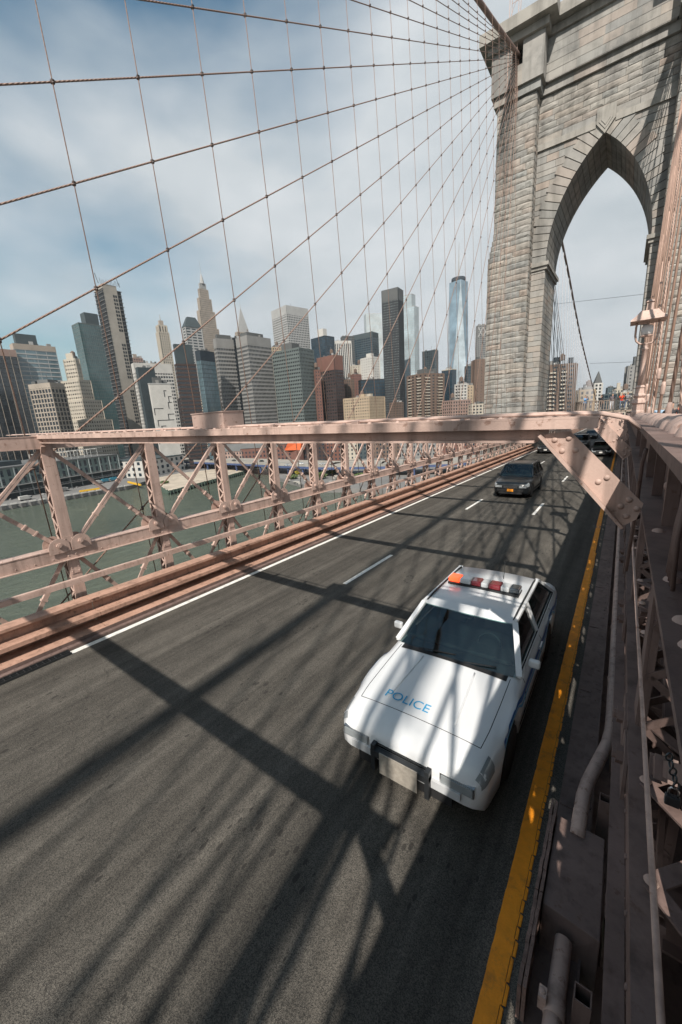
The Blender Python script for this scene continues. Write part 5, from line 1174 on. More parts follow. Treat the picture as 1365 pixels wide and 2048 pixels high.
B('office_block', 'white office block with ribbon windows behind the grey panelled annex', (263, 729), (268, 727), (342, 722), 470, 14, S('white', G_BLACK, 3.7, 2.6, 1.6, .6, .2, .3, top=9))
B('telephone_block', 'windowless teal panelled block below the white office block', (272, 738), (276, 736), (308, 734), 420, 20, S('steelblue', G_NAVY, 6, 8, 5.9, .4, .2, .22, top=4))
r, wd, dp, h = B('panelled_annex', 'white panelled annex with stepped black lines on its wall', (297, 772), (299, 768), (341, 764), 395, 16, S('lgrey', WLL['white'], 30, 60, 0, 0, .2, .2), [(.2, .6, .2, .7, 5, 'dgrey')])
mb = MB(); random.seed(5)
for i in range(9):
    z = h - 6 - i * 5.2; xs = sorted(random.uniform(0, wd) for _ in range(2)); mb.box(xs[0], xs[1], -.14, -.002, z, z + .6); mb.box(xs[0] - .3, xs[0] + .3, -.15, -.003, z - 5.2, z + .6)
tag(mb.build('panel_lines', WLL['black'], r, local=True), kind='stuff')
r, wd, dp, h = B('deco_tower', 'slender cream art-deco tower with arched crown windows', (313, 668), (318, 664), (338, 668), 620, 22, S('cream', G_WIN, 3.4, 2.7, 1.3, 1.5, .1, .35))
facade(r, wd * .1, wd * .9, dp * .1, dp * .9, h, h + 9, S('cream', G_BLACK, 9, 4.2, 2.0, 2.2)); MB().box(wd * .3, wd * .7, dp * .3, dp * .7, h + 9.8, h + 16).build('crown', WLL['tan'], r, local=True)
MB().lathe([(.5, h + 16), (.15, h + 24)], wd / 2, dp / 2, 6).build('mast', WLL['tan'], r, local=True)
B('office_block', 'dark red ribbon-window block beside the blue glass corner', (350, 731), (353, 729), (392, 731), 400, 14, S('dred', G_BLACK, 3.6, 6, 1.7, .3, .25, .1), [(.05, .95, .1, .9, 17, 'steelblue')])
B('glass_block', 'blue glass corner block attached to the dark red ribbon-window block', (391, 706), (400, 702), (429, 712), 398, 42, S('steelblue', G_BLUE, 3.8, 1.8, .4, .25, .1, .15, top=8, roof='navy'))
r, wd, dp, h = B('hip_roof_tower', 'grey banded tower with dark green hipped roof', (365, 652), (371, 654), (402, 648), 640, 24, S('lgrey', G_DARK, 3.9, 9, 1.9, 2.0, .3, .2))
mb = MB(); mb.hexa([(-1, -1, h + .85), (wd + 1, -1, h + .85), (wd + 1, dp + 1, h + .85), (-1, dp + 1, h + .85), (wd * .25, dp * .25, h + 15), (wd * .75, dp * .25, h + 15), (wd * .75, dp * .75, h + 15), (wd * .25, dp * .75, h + 15)]); mb.build('roof', WLL['slate'], r, local=True)
r, wd, dp, h = B('spired_tower', 'tall ornate stone tower with tapering crown and needle spire', (397, 690), (404, 688), (444, 690), 820, 30, S('tan', G_WIN, 3.6, 2.6, 1.1, 1.6, .1, .45))
zz = h
for ins, hh in ((.06, 30), (.14, 30), (.22, 22), (.30, 16), (.37, 10)):
    facade(r, wd * ins, wd * (1 - ins), dp * ins, dp * (1 - ins), zz + .8, zz + hh, S('tan' if hh > 12 else 'lgrey', G_WIN, 3.6, 2.6, 1.0, 1.5, .1, .45)); zz += hh
MB().lathe([(wd * .1, zz), (wd * .07, zz + 8), (wd * .03, zz + 15), (.35, zz + 18), (.15, zz + 40)], wd / 2, dp / 2, 8).build('spire', WLL['lgrey'], r, local=True)
# --- centre group
st = S('grey', G_BLACK, 3.75, 1.7, 1.75, .35, .3, .2, top=7, roof='grey')
B('office_tower', 'broad grey office tower with ribbon windows, left half of the twin', (427, 680), (432, 678), (470, 672), 430, 24, st, [(.1, .8, .2, .8, 4, 'dgrey')])
B('office_tower', 'broad grey office tower with ribbon windows, right half of the twin', (472, 676), (494, 672), (541, 682), 415, 38, st, [(.1, .8, .2, .8, 4, 'dgrey')])
MB().build if False else None
r, wd, dp, h = B('dark_link', 'dark recessed glass strip between the grey twin halves', (464, 678), (468, 677), (478, 678), 436, 20, S('black', G_BLACK, 3.75, 3, .6, 0))
r, wd, dp, h = B('pyramid_tower', 'tan tower with pale green pyramid roof behind the grey twins', (471, 666), (475, 664), (502, 666), 800, 28, S('tan', G_WIN, 3.6, 3, 1.5, 1.6))
mb = MB(); w2 = wd * .42; mb.hexa([(wd * .08, dp * .08, h + .8), (wd * .92, dp * .08, h + .8), (wd * .92, dp * .92, h + .8), (wd * .08, dp * .92, h + .8), (wd * .47, dp * .47, h + 42), (wd * .53, dp * .47, h + 42), (wd * .53, dp * .53, h + 42), (wd * .47, dp * .53, h + 42)]); mb.build('pyramid_roof', WLL['lgrey'], r, local=True); MB().lathe([(.5, h + 42), (.2, h + 56)], wd / 2, dp / 2, 6).build('spire', WLL['lgrey'], r, local=True)
B('office_tower', 'tall light grey tower with ribbed crown above the teal block', (543, 617), (572, 611), (616, 624), 700, 36, S('lgrey', G_DARK, 3.7, 3.4, 1.6, 1.1, .3, .5, top=13))
B('office_block', 'teal grey ribbon-window block below the ribbed crown tower', (546, 716), (598, 696), (627, 699), 410, 52, S('teal', G_BLACK, 3.6, 2.4, 1.9, .8, .25, .2), [(.1, .6, .3, .7, 6, 'dgrey')])
B('old_block', 'small yellowish block between the grey twin and teal block', (543, 696), (545, 695), (566, 694), 560, 20, S('beige', G_WIN))
B('black_box_tower', 'black glass box tower with white mast structure', (622, 676), (650, 672), (669, 678), 560, 45, S('navy', G_NAVY, 3.9, 3, .35, .25, .1, .1), [(.3, .7, .3, .7, 11, 'white')])
B('brick_tower', 'dark red brick tower with brighter red top storeys', (634, 715), (668, 711), (685, 714), 430, 48, S('dred', G_WIN, 3.4, 3.4, 1.5, 1.2, .3, .2, top=14, roof='brick'), None)
B('brick_block', 'narrow red brick slab at the left foot of the brick tower', (628, 742), (630, 741), (640, 743), 425, 20, S('brick', G_WIN, 3.3, 3, 1.8, 1.6))
B('striped_tower', 'white vertical striped office tower behind the brick tower', (666, 686), (669, 683), (702, 681), 620, 14, S('dgrey', G_BLACK, 3.8, 3.0, .8, 1.3, .1, .6, pier='white', roof='white', top=3))
B('slab_tower', 'plain grey slab tower left of the dark green box tower', (682, 676), (685, 673), (713, 672), 760, 14, S('dgrey', G_DARK, 3.8, 3, 1.5, 1.2))
B('box_tower', 'dark blue-green box tower with faint horizontal bands', (709, 670), (745, 664), (757, 669), 740, 60, S('slate', G_NAVY, 3.8, 5, 1.0, .4, .2, .3, top=8))
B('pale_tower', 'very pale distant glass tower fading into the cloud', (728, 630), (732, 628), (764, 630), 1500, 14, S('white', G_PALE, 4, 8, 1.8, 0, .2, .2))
B('apartment_block', 'white brick apartment block left of the tall dark tower', (722, 716), (745, 714), (759, 722), 520, 50, S('white', G_WIN, 3.1, 3.6, 2.1, 2.2), [(.3, .7, .3, .7, 5, 'white')])
B('old_block', 'small cream block stepping down left of the white apartments', (702, 734), (706, 732), (724, 731), 530, 20, S('cream', G_WIN, 3.1, 3.4, 1.9, 2.0))
B('brick_block', 'small red brick block below the cream one', (700, 752), (706, 750), (722, 749), 500, 30, S('brick', G_WIN, 3.1, 3.2, 1.7, 1.8))
B('dark_block', 'low dark purple-brown block under the white apartments', (718, 764), (722, 761), (770, 764), 455, 14, S('black', G_NAVY, 3.6, 3, 1.2, .6))
B('brown_block', 'narrow brown punched-window block under the striped tower', (688, 762), (694, 760), (708, 762), 470, 30, S('brown', G_WIN, 3.2, 2.6, 1.5, 1.4))
B('dark_tower', 'tall charcoal tower with a fine grid of small windows', (764, 580), (796, 575), (806, 578), 690, 68, S('black', glassm('pale_grid_glass', (.20, .22, .22), .2, (2.4, 2.4, 3.4), 1.0), 3.9, 2.6, 2.4, 1.5, .3, .35, roof='dgrey', top=17))  # paler window glass, tone random per cell
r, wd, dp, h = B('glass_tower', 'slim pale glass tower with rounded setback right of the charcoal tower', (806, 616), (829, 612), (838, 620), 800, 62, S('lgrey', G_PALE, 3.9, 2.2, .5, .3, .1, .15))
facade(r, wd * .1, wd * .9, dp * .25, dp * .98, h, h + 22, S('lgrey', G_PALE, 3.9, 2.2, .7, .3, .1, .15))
B('beige_block', 'low beige apartment block just above the crossbeam', (688, 800), (738, 794), (769, 797), 405, 55, S('beige', G_WIN, 2.9, 3.0, 1.7, 1.8, .25, .3), [(.2, .3, .3, .5, 3, 'beige'), (.6, .75, .3, .6, 3.5, 'cream')])
B('green_box_tower', 'dark green glass box tower in the gap right of the pale glass tower', (845, 705), (870, 700), (877, 703), 760, 66, S('slate', G_DARK, 3.9, 4, .6, .4, .1, .15))
BALC = S('brown', G_WIN, 2.8, 5.5, 1.5, 2.6, .35, .6)
r, wd, dp, h = B('housing_tower', 'brown brick housing tower with balcony bands left of the bridge tower', (816, 756), (846, 748), (887, 752), 405, 42, BALC, [(.25, .45, .3, .7, 5, 'dgrey'), (.65, .8, .2, .8, 5, 'dgrey')])
def balconies(r, wd, dp, h, cols):
    mb = MB()
    for c0, c1 in cols:
        for i in range(1, int(h / 2.8)): mb.box(wd * c0, wd * c1, -1.7, -.62, i * 2.8, i * 2.8 + .95)
    tag(mb.build('balconies', WLL['cream'], r, local=True), kind='stuff')
    mb = MB()
    for c0, c1 in cols:
        for i in range(1, int(h / 2.8)): mb.box(-1.7, -.62, dp * c0, dp * c1, i * 2.8, i * 2.8 + .95)
    tag(mb.build('balconies', WLL['cream'], r, local=True), kind='stuff')
balconies(r, wd, dp, h, ((.08, .3), (.7, .92)))
B('dark_tower', 'black and white sided tower between the housing tower and tapering tower', (884, 742), (905, 739), (913, 742), 520, 60, S('navy', G_NAVY, 3.8, 3, .3, .3, .1, .1, roof='cream'))
# tapering glass super-tall
P, ang, wd, dp, h = plan((898, 562), (903, 560), (941, 560), 1290, 12)
r = thing('tapering_tower', 'pale tapering glass skyscraper with long triangular facets and a mast', 'skyscraper', (P[0], P[1], LZ), ang)
dp = wd; zb = 56; m_ = wd / 2
bot = [(0, 0, zb), (wd, 0, zb), (wd, dp, zb), (0, dp, zb)]; top = [(m_, 0, h), (wd, m_, h), (m_, dp, h), (0, m_, h)]
bot = [(-1, -1, zb), (wd + 1, -1, zb), (wd + 1, dp + 1, zb), (-1, dp + 1, zb)]
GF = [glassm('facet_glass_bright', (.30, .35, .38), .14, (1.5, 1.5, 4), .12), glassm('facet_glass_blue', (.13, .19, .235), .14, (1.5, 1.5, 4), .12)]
for i in range(4):
    j = (i + 1) % 4
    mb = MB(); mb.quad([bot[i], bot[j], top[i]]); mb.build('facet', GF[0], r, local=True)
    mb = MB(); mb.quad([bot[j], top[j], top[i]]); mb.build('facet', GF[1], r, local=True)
MB().box(-1, wd + 1, -1, dp + 1, 0, zb - .1).build('podium', WLL['lgrey'], r, local=True)
MB().quad(top).build('roof', WLL['roofg'], r, local=True)
MB().lathe([(wd * .36, h), (wd * .38, h + 3), (wd * .38, h + 9), (wd * .36, h + 11)], m_, m_, 20).build('crown_ring', WLL['navy'], r, local=True)
MB().lathe([(3, h + 10), (2.2, h + 30), (1.4, h + 60), (.6, h + 105)], m_, m_, 8).build('mast', WLL['lgrey'], r, local=True)
B('white_block', 'small white balconied block at the foot of the tapering tower', (911, 772), (922, 769), (934, 771), 420, 40, S('white', G_WIN, 3.0, 5, 1.5, 1.5, .5, .3))
B('dark_block', 'dark narrow block right of the tapering tower foot', (930, 735), (934, 733), (951, 735), 560, 20, S('slate', G_NAVY, 3.6, 3, 1.0, .6))
B('tan_slab', 'thin tan slab in front of the dark narrow block', (931, 775), (935, 772), (946, 773), 470, 25, S('beige', G_WIN, 3.2, 2.8, 1.9, 2.0))
B('brick_slab', 'tall plain brown brick slab beside the bridge tower', (946, 722), (953, 720), (975, 722), 480, 25, S('brown', G_WIN, 3.2, 5, 1.9, 3.6))
r, wd, dp, h = B('crossed_top_tower', 'slim grey tower with crossed bracing at its top by the bridge tower', (953, 655), (957, 651), (976, 653), 900, 22, S('grey', G_DARK, 3.9, 3.5, 1.2, 1.3, .2, .4))
mb = MB()
for i in range(2): x0 = wd * i / 2; mb.bar((x0, -.8, h - 22), (x0 + wd / 2, -.8, h - 4), .8, 1.6); mb.bar((x0 + wd / 2, -.9, h - 22), (x0, -.9, h - 4), .8, 1.6)
mb.build('cross_bracing', WLL['lgrey'], r, local=True)
B('brick_block', 'low brown brick block right of the housing tower', (886, 806), (906, 802), (941, 806), 404, 40, S('pink', G_WIN, 3.0, 3.2, 1.3, 1.5, .5, .3))
B('tan_block', 'low tan block with white bands next to the bridge tower foot', (938, 812), (945, 810), (972, 812), 404, 25, S('cream', G_WIN, 3.0, 3.4, 1.4, 1.3))
# --- seen through the arch
r, wd, dp, h = B('housing_tower', 'brown brick housing tower seen through the arch', (1082, 735), (1088, 733), (1152, 729), 330, 16, BALC, [(.35, .55, .3, .7, 5, 'navy'), (.8, .95, .2, .5, 4, 'navy')])
balconies(r, wd, dp, h, ((.12, .38), (.55, .72)))
B('stone_block', 'tan stone block right of the arch housing tower', (1150, 785), (1160, 782), (1190, 782), 360, 30, S('beige', G_WIN, 3.6, 4.0, 1.4, 1.9))
r, wd, dp, h = B('pointed_tower', 'white gabled tower with grey pointed roof seen through the arch', (1186, 769), (1190, 768), (1205, 769), 520, 22, S('white', G_WIN, 3.4, 3.4, 1.3, 1.7))
mb = MB(); mb.hexa([(0, 0, h + .8), (wd, 0, h + .8), (wd, dp, h + .8), (0, dp, h + .8), (wd * .46, dp * .46, h + 13), (wd * .54, dp * .46, h + 13), (wd * .54, dp * .54, h + 13), (wd * .46, dp * .54, h + 13)]); mb.build('roof', WLL['dgrey'], r, local=True)
B('dark_block', 'low dark block at the foot of the white gabled tower', (1168, 772), (1171, 770), (1187, 771), 620, 20, S('slate', G_NAVY))
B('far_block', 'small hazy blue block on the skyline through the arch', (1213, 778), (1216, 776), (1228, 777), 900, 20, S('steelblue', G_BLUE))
B('stone_block', 'cream domed block on the far skyline through the arch', (1227, 782), (1230, 780), (1246, 781), 560, 25, S('cream', G_WIN, 3.4, 3, 1.5, 1.4), [(.3, .7, .3, .7, 7, 'cream')])
B('old_block', 'pale low apartment block left of the lamp post', (1237, 788), (1243, 786), (1292, 785), 430, 15, S('cream', G_WIN, 3.4, 4.5, 1.2, 1.2))
B('dark_block', 'dark low block in front of the small hazy blue one', (1205, 792), (1209, 790), (1243, 790), 470, 15, S('slate', G_NAVY, 3.6, 4, 1.2, .7))
B('slab_tower', 'tall grey slab tower just left of the lamp post', (1253, 740), (1259, 733), (1305, 735), 480, 20, S('grey', G_WIN, 3.3, 4, 1.9, 2.4), [(.2, .5, .2, .6, 8, 'dgrey')])
random.seed(11)
for i in range(16):              # infill behind the front row, mostly hidden
    x = 300 + i * 48; yy = random.uniform(790, 812); w_ = random.uniform(22, 36)
    B('low_block', 'low background block %s from the left, behind the taller towers' % ORD[i + 1], (x, yy + 2), (x + w_ * .4, yy), (x + w_, yy + 2), random.uniform(560, 640), 40, S(random.choice(['tan', 'grey', 'brown', 'cream', 'pink']), G_WIN, 3.4, 3.2, 1.6, 1.5), cat='building')

# ------------------------------------------------------------------ waterfront
def gp2(x, y, z=LZ): p = atz(x, y, z); return np.array([p[0], p[1]])
def slab_from(name, label, A, Bp, depth, z0, z1, m, cat, away=None, parent=None, chname='body'):
    """box with front edge A-B on plan, going 'depth' away from the river"""
    A = np.array(A); Bp = np.array(Bp); u = (Bp - A); L = np.linalg.norm(u); ang = math.atan2(u[1], u[0])
    root = thing(name, label, cat, (A[0], A[1], z0), ang); return root, L
# long market hall on the pier
A, Bq = gp2(-260, 1052), gp2(247, 957)
hall, L = slab_from('pier_hall', 'long grey-green pier hall with rows of tall windows', A, Bq, 60, LZ, 0, None, 'building')
HW = wallm('hall', (.15, .19, .18)); 
MB().box(0, L, 6, 70, 0, 8.0).build('recessed_ground_floor', WLL['slate'], hall, local=True)
MB().box(0, L, 2, 70, 8.01, 20.5).build('upper_wall', HW, hall, local=True)
MB().box(-1, L + .6, 1.2, 71, 20.51, 21.4).build('roof', WLL['roofg'], hall, local=True)
wm = MB().box(0, 1.9, -.12, .25, 0, 4.3).mesh('window', G_NAVY); nW = int(L / 4.4)
pxw = []
for i in range(nW):
    for z in (9.3, 15.2): o = inst(wm, 'window', hall, (i * 4.4 + 1.2, 1.98, z))
pm = MB().box(-.3, .3, -.35, .3, 0, 20.6).mesh('column', wallm('hall_steel', (.22, .25, .25)))
for i in range(int(L / 8.8) + 1): inst(pm, 'column', hall, (i * 8.8 + .6, 1.2, 0))
for z in (8.4, 4.0): MB().box(0, L, -1.2, 1.8, z, z + .4).build('gallery_deck', WLL['grey'], hall, local=True)
mb = MB()
for i in range(int(L / 2.2)): mb.box(i * 2.2, i * 2.2 + .12, -1.1, -1.0, 4.4, 5.5); mb.box(i * 2.2, i * 2.2 + .12, -1.1, -1.0, 8.8, 9.9)
mb.box(0, L, -1.12, -.98, 5.5, 5.6); mb.box(0, L, -1.12, -.98, 9.9, 10.0); tag(mb.build('gallery_railing', WLL['lgrey'], hall, local=True), kind='stuff')
mb = MB(); x0 = L * .62
for i in range(9):
    x = x0 + i * 5.5; mb.box(x, x + .5, 8, 8.5, 21.4, 27.5); mb.box(x, x + .5, 20, 20.5, 21.4, 27.5); mb.box(x, x + 5.5, 8.02, 8.48, 27.5, 28.0); mb.box(x + .02, x + .48, 8.5, 20, 27.0, 27.4); mb.box(x, x + 5.5, 8.1, 8.4, 24.5, 24.8)
mb.build('roof_frame', WLL['white'], hall, local=True)
mb = MB(); mb.box(L * .1, L * .55, 12, 50, 21.41, 24.5); mb.build('roof_plant', WLL['steelblue'], hall, local=True)
# white harbour building
A, Bq = gp2(290, 952), gp2(371, 938)
def low(name, label, A, Bq, dep, h, wall, glass=G_WIN, fh=4.0, bw=4.0, sh=1.8, pw=2.0, roof='roofg', cat='building', gable=0.0, roofm=None, left=True):
    A = np.array(A); Bq = np.array(Bq); u = Bq - A; L = float(np.linalg.norm(u)); ang = math.atan2(u[1], u[0])
    r = thing(name, label, cat, (A[0], A[1], LZ), ang)
    MB().box(0, L, 0, dep, 0, h).build('wall', WLL[wall] if isinstance(wall, str) else wall, r, local=True)
    n = int(L / bw); nf = int(h / fh); wmx = MB().box(0, bw - pw, -.1, .2, 0, fh - sh).mesh('window', glass); wmy = MB().box(-.1, .2, 0, bw - pw, 0, fh - sh).mesh('window', glass)
    for f in range(nf):
        for i in range(n): inst(wmx, 'window', r, ((i + .5) * L / n - (bw - pw) / 2, 0, f * fh + sh * .55))
        for i in range(int(dep / bw)): inst(wmy, 'window', r, (0, (i + .5) * bw, f * fh + sh * .55))
    if gable:
        mb = MB(); mb.prism([(-.5, h + .01), (dep + .5, h + .01), (dep / 2, h + gable)], 'x', -.5, L + .5); mb.build('roof', roofm or WLL[roof], r, local=True)
    else: MB().box(-.4, L + .4, -.4, dep + .4, h + .01, h + .8).build('roof', WLL[roof], r, local=True)
    return r
low('harbour_building', 'white painted harbour building with dark square windows on the quay', gp2(302, 955), gp2(371, 940), 40, 14.5, 'white', G_NAVY, 4.8, 6, 2.2, 3.2, 'slate')
low('office_row', 'long white office row behind the harbour building', gp2(248, 944), gp2(300, 938), 20, 13, 'white', G_NAVY, 3.6, 3.2, 1.6, 1.4, 'grey')
ROWD = 372.0
def gpd(x, d): r_ = ray(x, 890); v = np.array([r_[0], r_[1]]); return v / np.linalg.norm(v) * (d + max(0.0, 500 - x) * .4)
specs = [('long red brick market block with dark hipped roof behind the highway', 480, 915, 560, 908, 40, 13, 'brick', 5), ('pale grey-roofed warehouse left of the brick market block', 425, 917, 482, 911, 45, 11, 'pink', 6),
         ('red brick row with orange gable beside the market block', 560, 913, 604, 908, 30, 15, 'brick', 0), ('dark red four-storey warehouse with arched windows', 606, 912, 650, 907, 35, 21, 'dred', 0), ('brick corner house next to the dark red warehouse', 652, 909, 690, 905, 30, 17, 'red', 0),
         ('pale stone loft house among the brick rows', 692, 909, 716, 906, 30, 20, 'cream', 0), ('dark green painted house right of the pale loft', 718, 908, 742, 905, 25, 16, 'slate', 0), ('brown brick terrace near the bridge foot', 744, 910, 800, 903, 30, 15, 'brown', 0), ('grey concrete depot beside the bridge approach', 802, 908, 880, 900, 30, 11, 'grey', 0), ('rosy brick school block close to the bridge tower foot', 882, 902, 960, 896, 30, 17, 'brick', 0)]
for lab, xa, ya, xb, yb, dep, h, wl, gb in specs: low('brick_row' if wl in ('brick', 'dred', 'red', 'brown') else 'warehouse', lab, gpd(xa, ROWD), gpd(xb, ROWD), min(dep, 30), h + 4, wl, G_NAVY, 3.7, 3.3, 1.9, 1.9, 'roofg', gable=gb)
# orange gable
p = gpd(582, ROWD - 6); og = thing('orange_gable', 'bright orange sloping awning roof among the brick rows', 'roof', (p[0], p[1], LZ))
MB().hexa([(-9, 0, 13), (7, 5, 13), (7, 12, 13), (-9, 8, 13), (-2, 0, 22), (9, 5, 22), (9, 6, 22), (-2, 1, 22)]).build('awning', mat('orange_sheet', (.65, .13, .04), .6, .1), og, local=True); MB().box(-7, 6, 4, 10, 0, 12.9).build('wall', WLL['brick'], og, local=True)
# elevated highway along the river
hw_px = [(250, 928), (370, 921), (480, 925), (560, 929), (650, 932), (760, 930), (900, 925), (1010, 915)]
HZ = LZ + 7.0
hp = [atz(x, y, HZ + 1) for x, y in hw_px]
hwy = thing('elevated_highway', 'elevated riverside highway on blue steel girders', 'viaduct', (hp[2][0], hp[2][1], LZ))
mb = MB(); gd = MB(); pr = MB()
WDT = 22.0
for a, b in zip(hp[:-1], hp[1:]):
    a = np.array(a[:2]); b = np.array(b[:2]); u = (b - a) / np.linalg.norm(b - a); nrm = np.array([-u[1], u[0]]) * WDT
    if nrm @ np.array([-1, 1]) < 0: nrm = -nrm
    a2, b2 = a + nrm, b + nrm; nv_ = nrm / WDT * .5
    mb.hexa([(*a, HZ), (*b, HZ), (*b2, HZ), (*a2, HZ), (*a, HZ + .9), (*b, HZ + .9), (*b2, HZ + .9), (*a2, HZ + .9)])
    gd.hexa([(*a, HZ - 1.6), (*b, HZ - 1.6), (*(b + nv_), HZ - 1.6), (*(a + nv_), HZ - 1.6), (*a, HZ - .01), (*b, HZ - .01), (*(b + nv_), HZ - .01), (*(a + nv_), HZ - .01)])
    for e in (a, a2 - nv_):
        e2 = e + (b - a); pr.hexa([(*e, HZ + .91), (*e2, HZ + .91), (*(e2 + nv_), HZ + .91), (*(e + nv_), HZ + .91), (*e, HZ + 1.8), (*e2, HZ + 1.8), (*(e2 + nv_), HZ + 1.8), (*(e + nv_), HZ + 1.8)])
    n = max(1, int(np.linalg.norm(b - a) / 14))
    for i in range(n):
        for f in (.06, .94):
            c = a + (b - a) * (i + .5) / n + nrm * f; MB().box(c[0] - .5, c[0] + .5, c[1] - .5, c[1] + .5, LZ, HZ - 1.61).build('column', RAIL_BLUE, hwy)
mb.build('deck', CONC, hwy); gd.build('girder', RAIL_BLUE, hwy); pr.build('parapet', CONC, hwy)
sedf = dict(sed); lanes = []
cols = [PBLACK, PWHITE, PSILV, PGREY, PBLACK, PSILV]; place = ['dark car on the elevated highway, leftmost one', 'white car on the elevated highway', 'silver car on the elevated highway beside the white one', 'grey car following along the elevated highway', 'black car on the elevated highway near the brick rows', 'silver car far right on the elevated highway']
for i, (x, y) in enumerate(((420, 921), (598, 928), (570, 931), (465, 922), (520, 923), (640, 929))):
    p = atz(x, y, HZ + 1.0); a, b = np.array(hp[3][:2]), np.array(hp[4][:2]); ang = math.atan2(b[1] - a[1], b[0] - a[0]) - math.pi / 2
    car(place[i], (p[0], p[1], HZ + .91), cols[i], sed, rz=ang, detail=False, group='cars on the elevated highway')
# quay edge, fenders, parked things on the quay
qe = shore[1:5]
fm = MB().box(-1.1, 1.1, -.5, .5, -1.8, .3).mesh('fender', mat('fender_rubber', (.05, .05, .05), .8, .2)); cm = MB().box(-1.6, 1.6, -.45, .45, .31, 1.0).mesh('kerb_block', mat('bleached_concrete', (.42, .41, .385), .85, .2, 2))
fk = thing('quay_fender', 'row of dark rubber fenders and pale kerb blocks along the pier edge', 'quay edge', (*qe[1], WZ))
for a, b in zip(qe[:-1], qe[1:]):
    a = np.array(a); b = np.array(b); L = np.linalg.norm(b - a); n = int(L / 4.5); ang = math.atan2(b[1] - a[1], b[0] - a[0])
    for i in range(n):
        c = a + (b - a) * (i + .5) / n; o = np.array([math.sin(ang), -math.cos(ang)]) * .55
        if o[0] < 0: o = -o
        inst(fm, 'fender', fk, (c[0] + o[0] - qe[1][0], c[1] + o[1] - qe[1][1], LZ - WZ - .3), (0, 0, ang)); inst(cm, 'kerb_block', fk, (c[0] - qe[1][0], c[1] - qe[1][1], LZ - WZ), (0, 0, ang))
# broken concrete pier
vp = [gp2(293, 961), gp2(338, 983), gp2(418, 962), gp2(489, 943), gp2(440, 938), gp2(360, 947)]
pd = MB().prism([tuple(p) for p in vp], 'z', LZ + .004, LZ + .35).build('pier_deck', mat('sandy_concrete', (.40, .34, .27), .9, .25, .12, dirt=(.16, .13, .10), dirt_amt=.7, dscale=.1), None, loc=(vp[1][0], vp[1][1], LZ)); tag(pd, 'sandy empty pier deck jutting out beside the harbour building', 'pier')
mbw = MB(); GREENB = mat('algae_timber', (.06, .09, .07), .9, .4, 1.0)
pl = thing('pier_piles', 'weathered green timber bulkhead and piles around the empty pier', 'bulkhead', (vp[1][0], vp[1][1], WZ))
for a, b in ((vp[0], vp[1]), (vp[1], vp[2]), (vp[2], vp[3])):
    n = int(np.linalg.norm(b - a) / 3)
    for i in range(n): c = a + (b - a) * (i + .5) / n; MB().tube([(c[0] + .8, c[1] - .8, WZ - 1), (c[0] + .8, c[1] - .8, LZ + random.uniform(.2, 1.2))], .45, 6).build('pile', GREENB, pl)
    MB().bar((*(a + [.5, -.5]), LZ - .3), (*(b + [.5, -.5]), LZ - .3), .5, 1.6).build('bulkhead', GREENB, pl)
YEL = mat('yellow_barrier', (.62, .36, .02), .6, .1)
for (xa, ya, xb, yb, lab) in ((160, 985, 200, 979, 'long yellow barrier lying on the quay in front of the pier hall'), (257, 966, 282, 972, 'short yellow barrier at the end of the quay')):
    a, b = gp2(xa, ya), gp2(xb, yb); t = thing('yellow_barrier', lab, 'barrier', (*a, LZ)); MB().bar((*a, LZ + .8), (*b, LZ + .8), 1.0, 1.2).build('barrier_bar', YEL, t)
    for f in (.1, .5, .9): c = a + (b - a) * f; MB().box(c[0] - .5, c[0] + .5, c[1] - .5, c[1] + .5, LZ, LZ + .19).build('foot', WLL['dgrey'], t)
TARP = mat('blue_tarp', (.03, .17, .24), .6, .3, .6)
def truck(label, x, y, body):
    p = gp2(x, y); A_, B_ = gp2(0, 1000), gp2(247, 957); ang = math.atan2(B_[1] - A_[1], B_[0] - A_[0]); t = thing('truck', label, 'truck', (p[0], p[1], LZ), ang, 'trucks parked on the quay')
    MB().box(0, 5.2, -1.1, 1.1, .9, 3.1).build('cargo_box', body, t, local=True); MB().hexa([(5.3, -1, .6), (7, -1, .6), (7, 1, .6), (5.3, 1, .6), (5.3, -.95, 2.6), (6.5, -.95, 2.6), (6.5, .95, 2.6), (5.3, .95, 2.6)]).build('cab', WLL['white'], t, local=True); MB().box(6.0, 6.85, -1.02, 1.02, 1.6, 2.3).build('cab_window', G_NAVY, t, local=True); MB().box(0, 6.9, -.9, .9, .5, .89).build('chassis', BLACKM, t, local=True)
    for xx in (1.2, 5.9):
        for s in (-1, 1): MB().tube([(xx, s * .85, .5), (xx, s * 1.15, .5)], .5, 12).build('wheel', RUBBER, t, local=True)
for i, (x, y, m, lab) in enumerate(((205, 966, TARP, 'teal covered truck by the pier hall, nearest the harbour building'), (222, 963, TARP, 'teal covered truck parked behind another at the hall corner'), (188, 970, WLL['white'], 'white box truck on the quay left of the teal trucks'), (118, 985, WLL['grey'], 'grey box truck on the quay amid the café seats'), (40, 1003, WLL['white'], 'white box truck at the left end of the quay'))): truck(lab, x, y, m)
# bench clusters on the esplanade
bm_ = MB(); bm_.box(-1.2, 1.2, -.4, .4, .4, .5); bm_.box(-1.2, 1.2, .35, .45, .5, 1.0)
for s in (-1, 1): bm_.box(s * 1.0 - .05, s * 1.0 + .05, -.35, .35, 0, .39)
bme = bm_.mesh('bench', WLL['lgrey'])
for i, (x, y) in enumerate(((20, 1000), (60, 994), (85, 990), (100, 986), (135, 981), (145, 978), (155, 975), (170, 978))):
    p = gp2(x, y); tag(inst(bme, 'bench', None, (p[0], p[1], LZ), (0, 0, .4 * i)), 'grey bench on the pier esplanade, %s from the left' % ORD[i + 1], 'bench', 'benches on the esplanade')
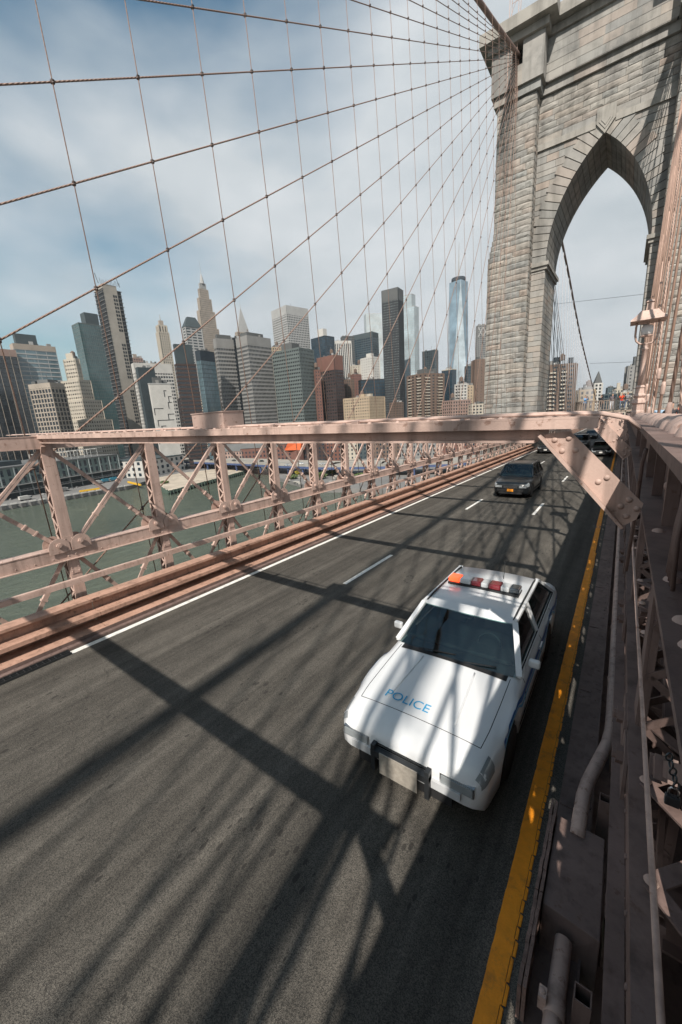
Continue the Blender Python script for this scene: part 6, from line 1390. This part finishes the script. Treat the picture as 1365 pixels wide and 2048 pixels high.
# shrubs and young trees on the waterfront
LEAF = mat('leaf_green', (.07, .10, .03), .8, .5, .9); LEAFY = mat('leaf_yellow', (.30, .25, .03), .8, .4, .9); BARK = mat('bark', (.10, .075, .055), .9, .3)
def shrub(name, label, x, y, r, h, m, n=500):
    p = gp2(x, y); t = thing(name, label, 'shrub' if h < 4 else 'tree', (p[0], p[1], LZ)); mb = MB()
    for i in range(n):
        a = random.uniform(0, 6.283); q = random.random() ** .4; b = random.uniform(-1, 1); rr = r * q * math.sqrt(max(0, 1 - b * b)) * random.uniform(.8, 1.15); c = Vector((rr * math.cos(a), rr * math.sin(a), h * .6 + b * h * .42 * q)); s = random.uniform(.12, .3) * (r / 2.5 + .4)
        u = Vector((random.gauss(0, 1), random.gauss(0, 1), random.gauss(0, 1))).normalized(); v = u.orthogonal().normalized(); mb.quad([c - u * s - v * s * .6, c + u * s - v * s * .6, c + u * s + v * s * .6, c - u * s + v * s * .6])
    tag(mb.build('foliage', m, t, local=True), kind='stuff')
    for i in range(4): MB().tube([(0, 0, 0), (random.uniform(-.3, .3) * r, random.uniform(-.3, .3) * r, h * .5), (random.uniform(-.6, .6) * r, random.uniform(-.6, .6) * r, h * .8)], [.12, .07, .03], 5).build('stem', BARK, t, local=True)
for i, (x, y, r_, h_, m, lab) in enumerate(((600, 950, 3.5, 3.5, LEAFY, 'yellow flowering shrub on the shore below the highway'), (585, 958, 4, 3, LEAF, 'low green shrub at the water edge below the highway'), (640, 958, 5, 4.5, LEAF, 'green tree on the shore left of the bridge road'), (690, 966, 5, 4, LEAF, 'green shrub nearest the bridge on the shore'), (330, 968, 3, 2.5, LEAF, 'weedy green shrub at the corner of the empty pier'), (455, 933, 4, 5, LEAF, 'small green tree under the blue highway girders'), (665, 950, 4, 4, LEAF, 'dull green bush beneath the highway columns'), (725, 962, 6, 5, LEAF, 'broad green tree by the bridge foot'))): shrub('shrub' if h_ < 4 else 'tree', lab, x, y, r_, h_, m)
# loose stones on the shore
rk = MB().lathe([(.3, 0), (1.0, .15), (.9, .7), (.3, 1.0)], n=7).mesh('boulder', CONC)
for i in range(26):
    x = random.uniform(520, 700); y = random.uniform(948, 972); p = gp2(x, y); tag(inst(rk, 'boulder', None, (p[0], p[1], LZ), (0, 0, random.uniform(0, 6)), (random.uniform(.7, 2), random.uniform(.7, 2), random.uniform(.5, 1.3))), 'grey boulder among the rubble on the shore below the highway', 'boulder', 'rubble on the shore')

# ------------------------------------------------------------------ hazy air
hz = MB().box(-3000, 3000, -300, 3200, WZ - 4, 460).build('haze', None); tag(hz, kind='stuff')
hm = bpy.data.materials.new('haze_air'); hm.use_nodes = True; t = hm.node_tree; t.nodes.clear(); o_ = N(t, 'ShaderNodeOutputMaterial'); v_ = N(t, 'ShaderNodeVolumePrincipled'); v_.inputs['Density'].default_value = .00010; v_.inputs['Color'].default_value = (.86, .92, .96, 1); v_.inputs['Anisotropy'].default_value = .3
t.links.new(v_.outputs[0], o_.inputs['Volume']); hz.data.materials.append(hm)
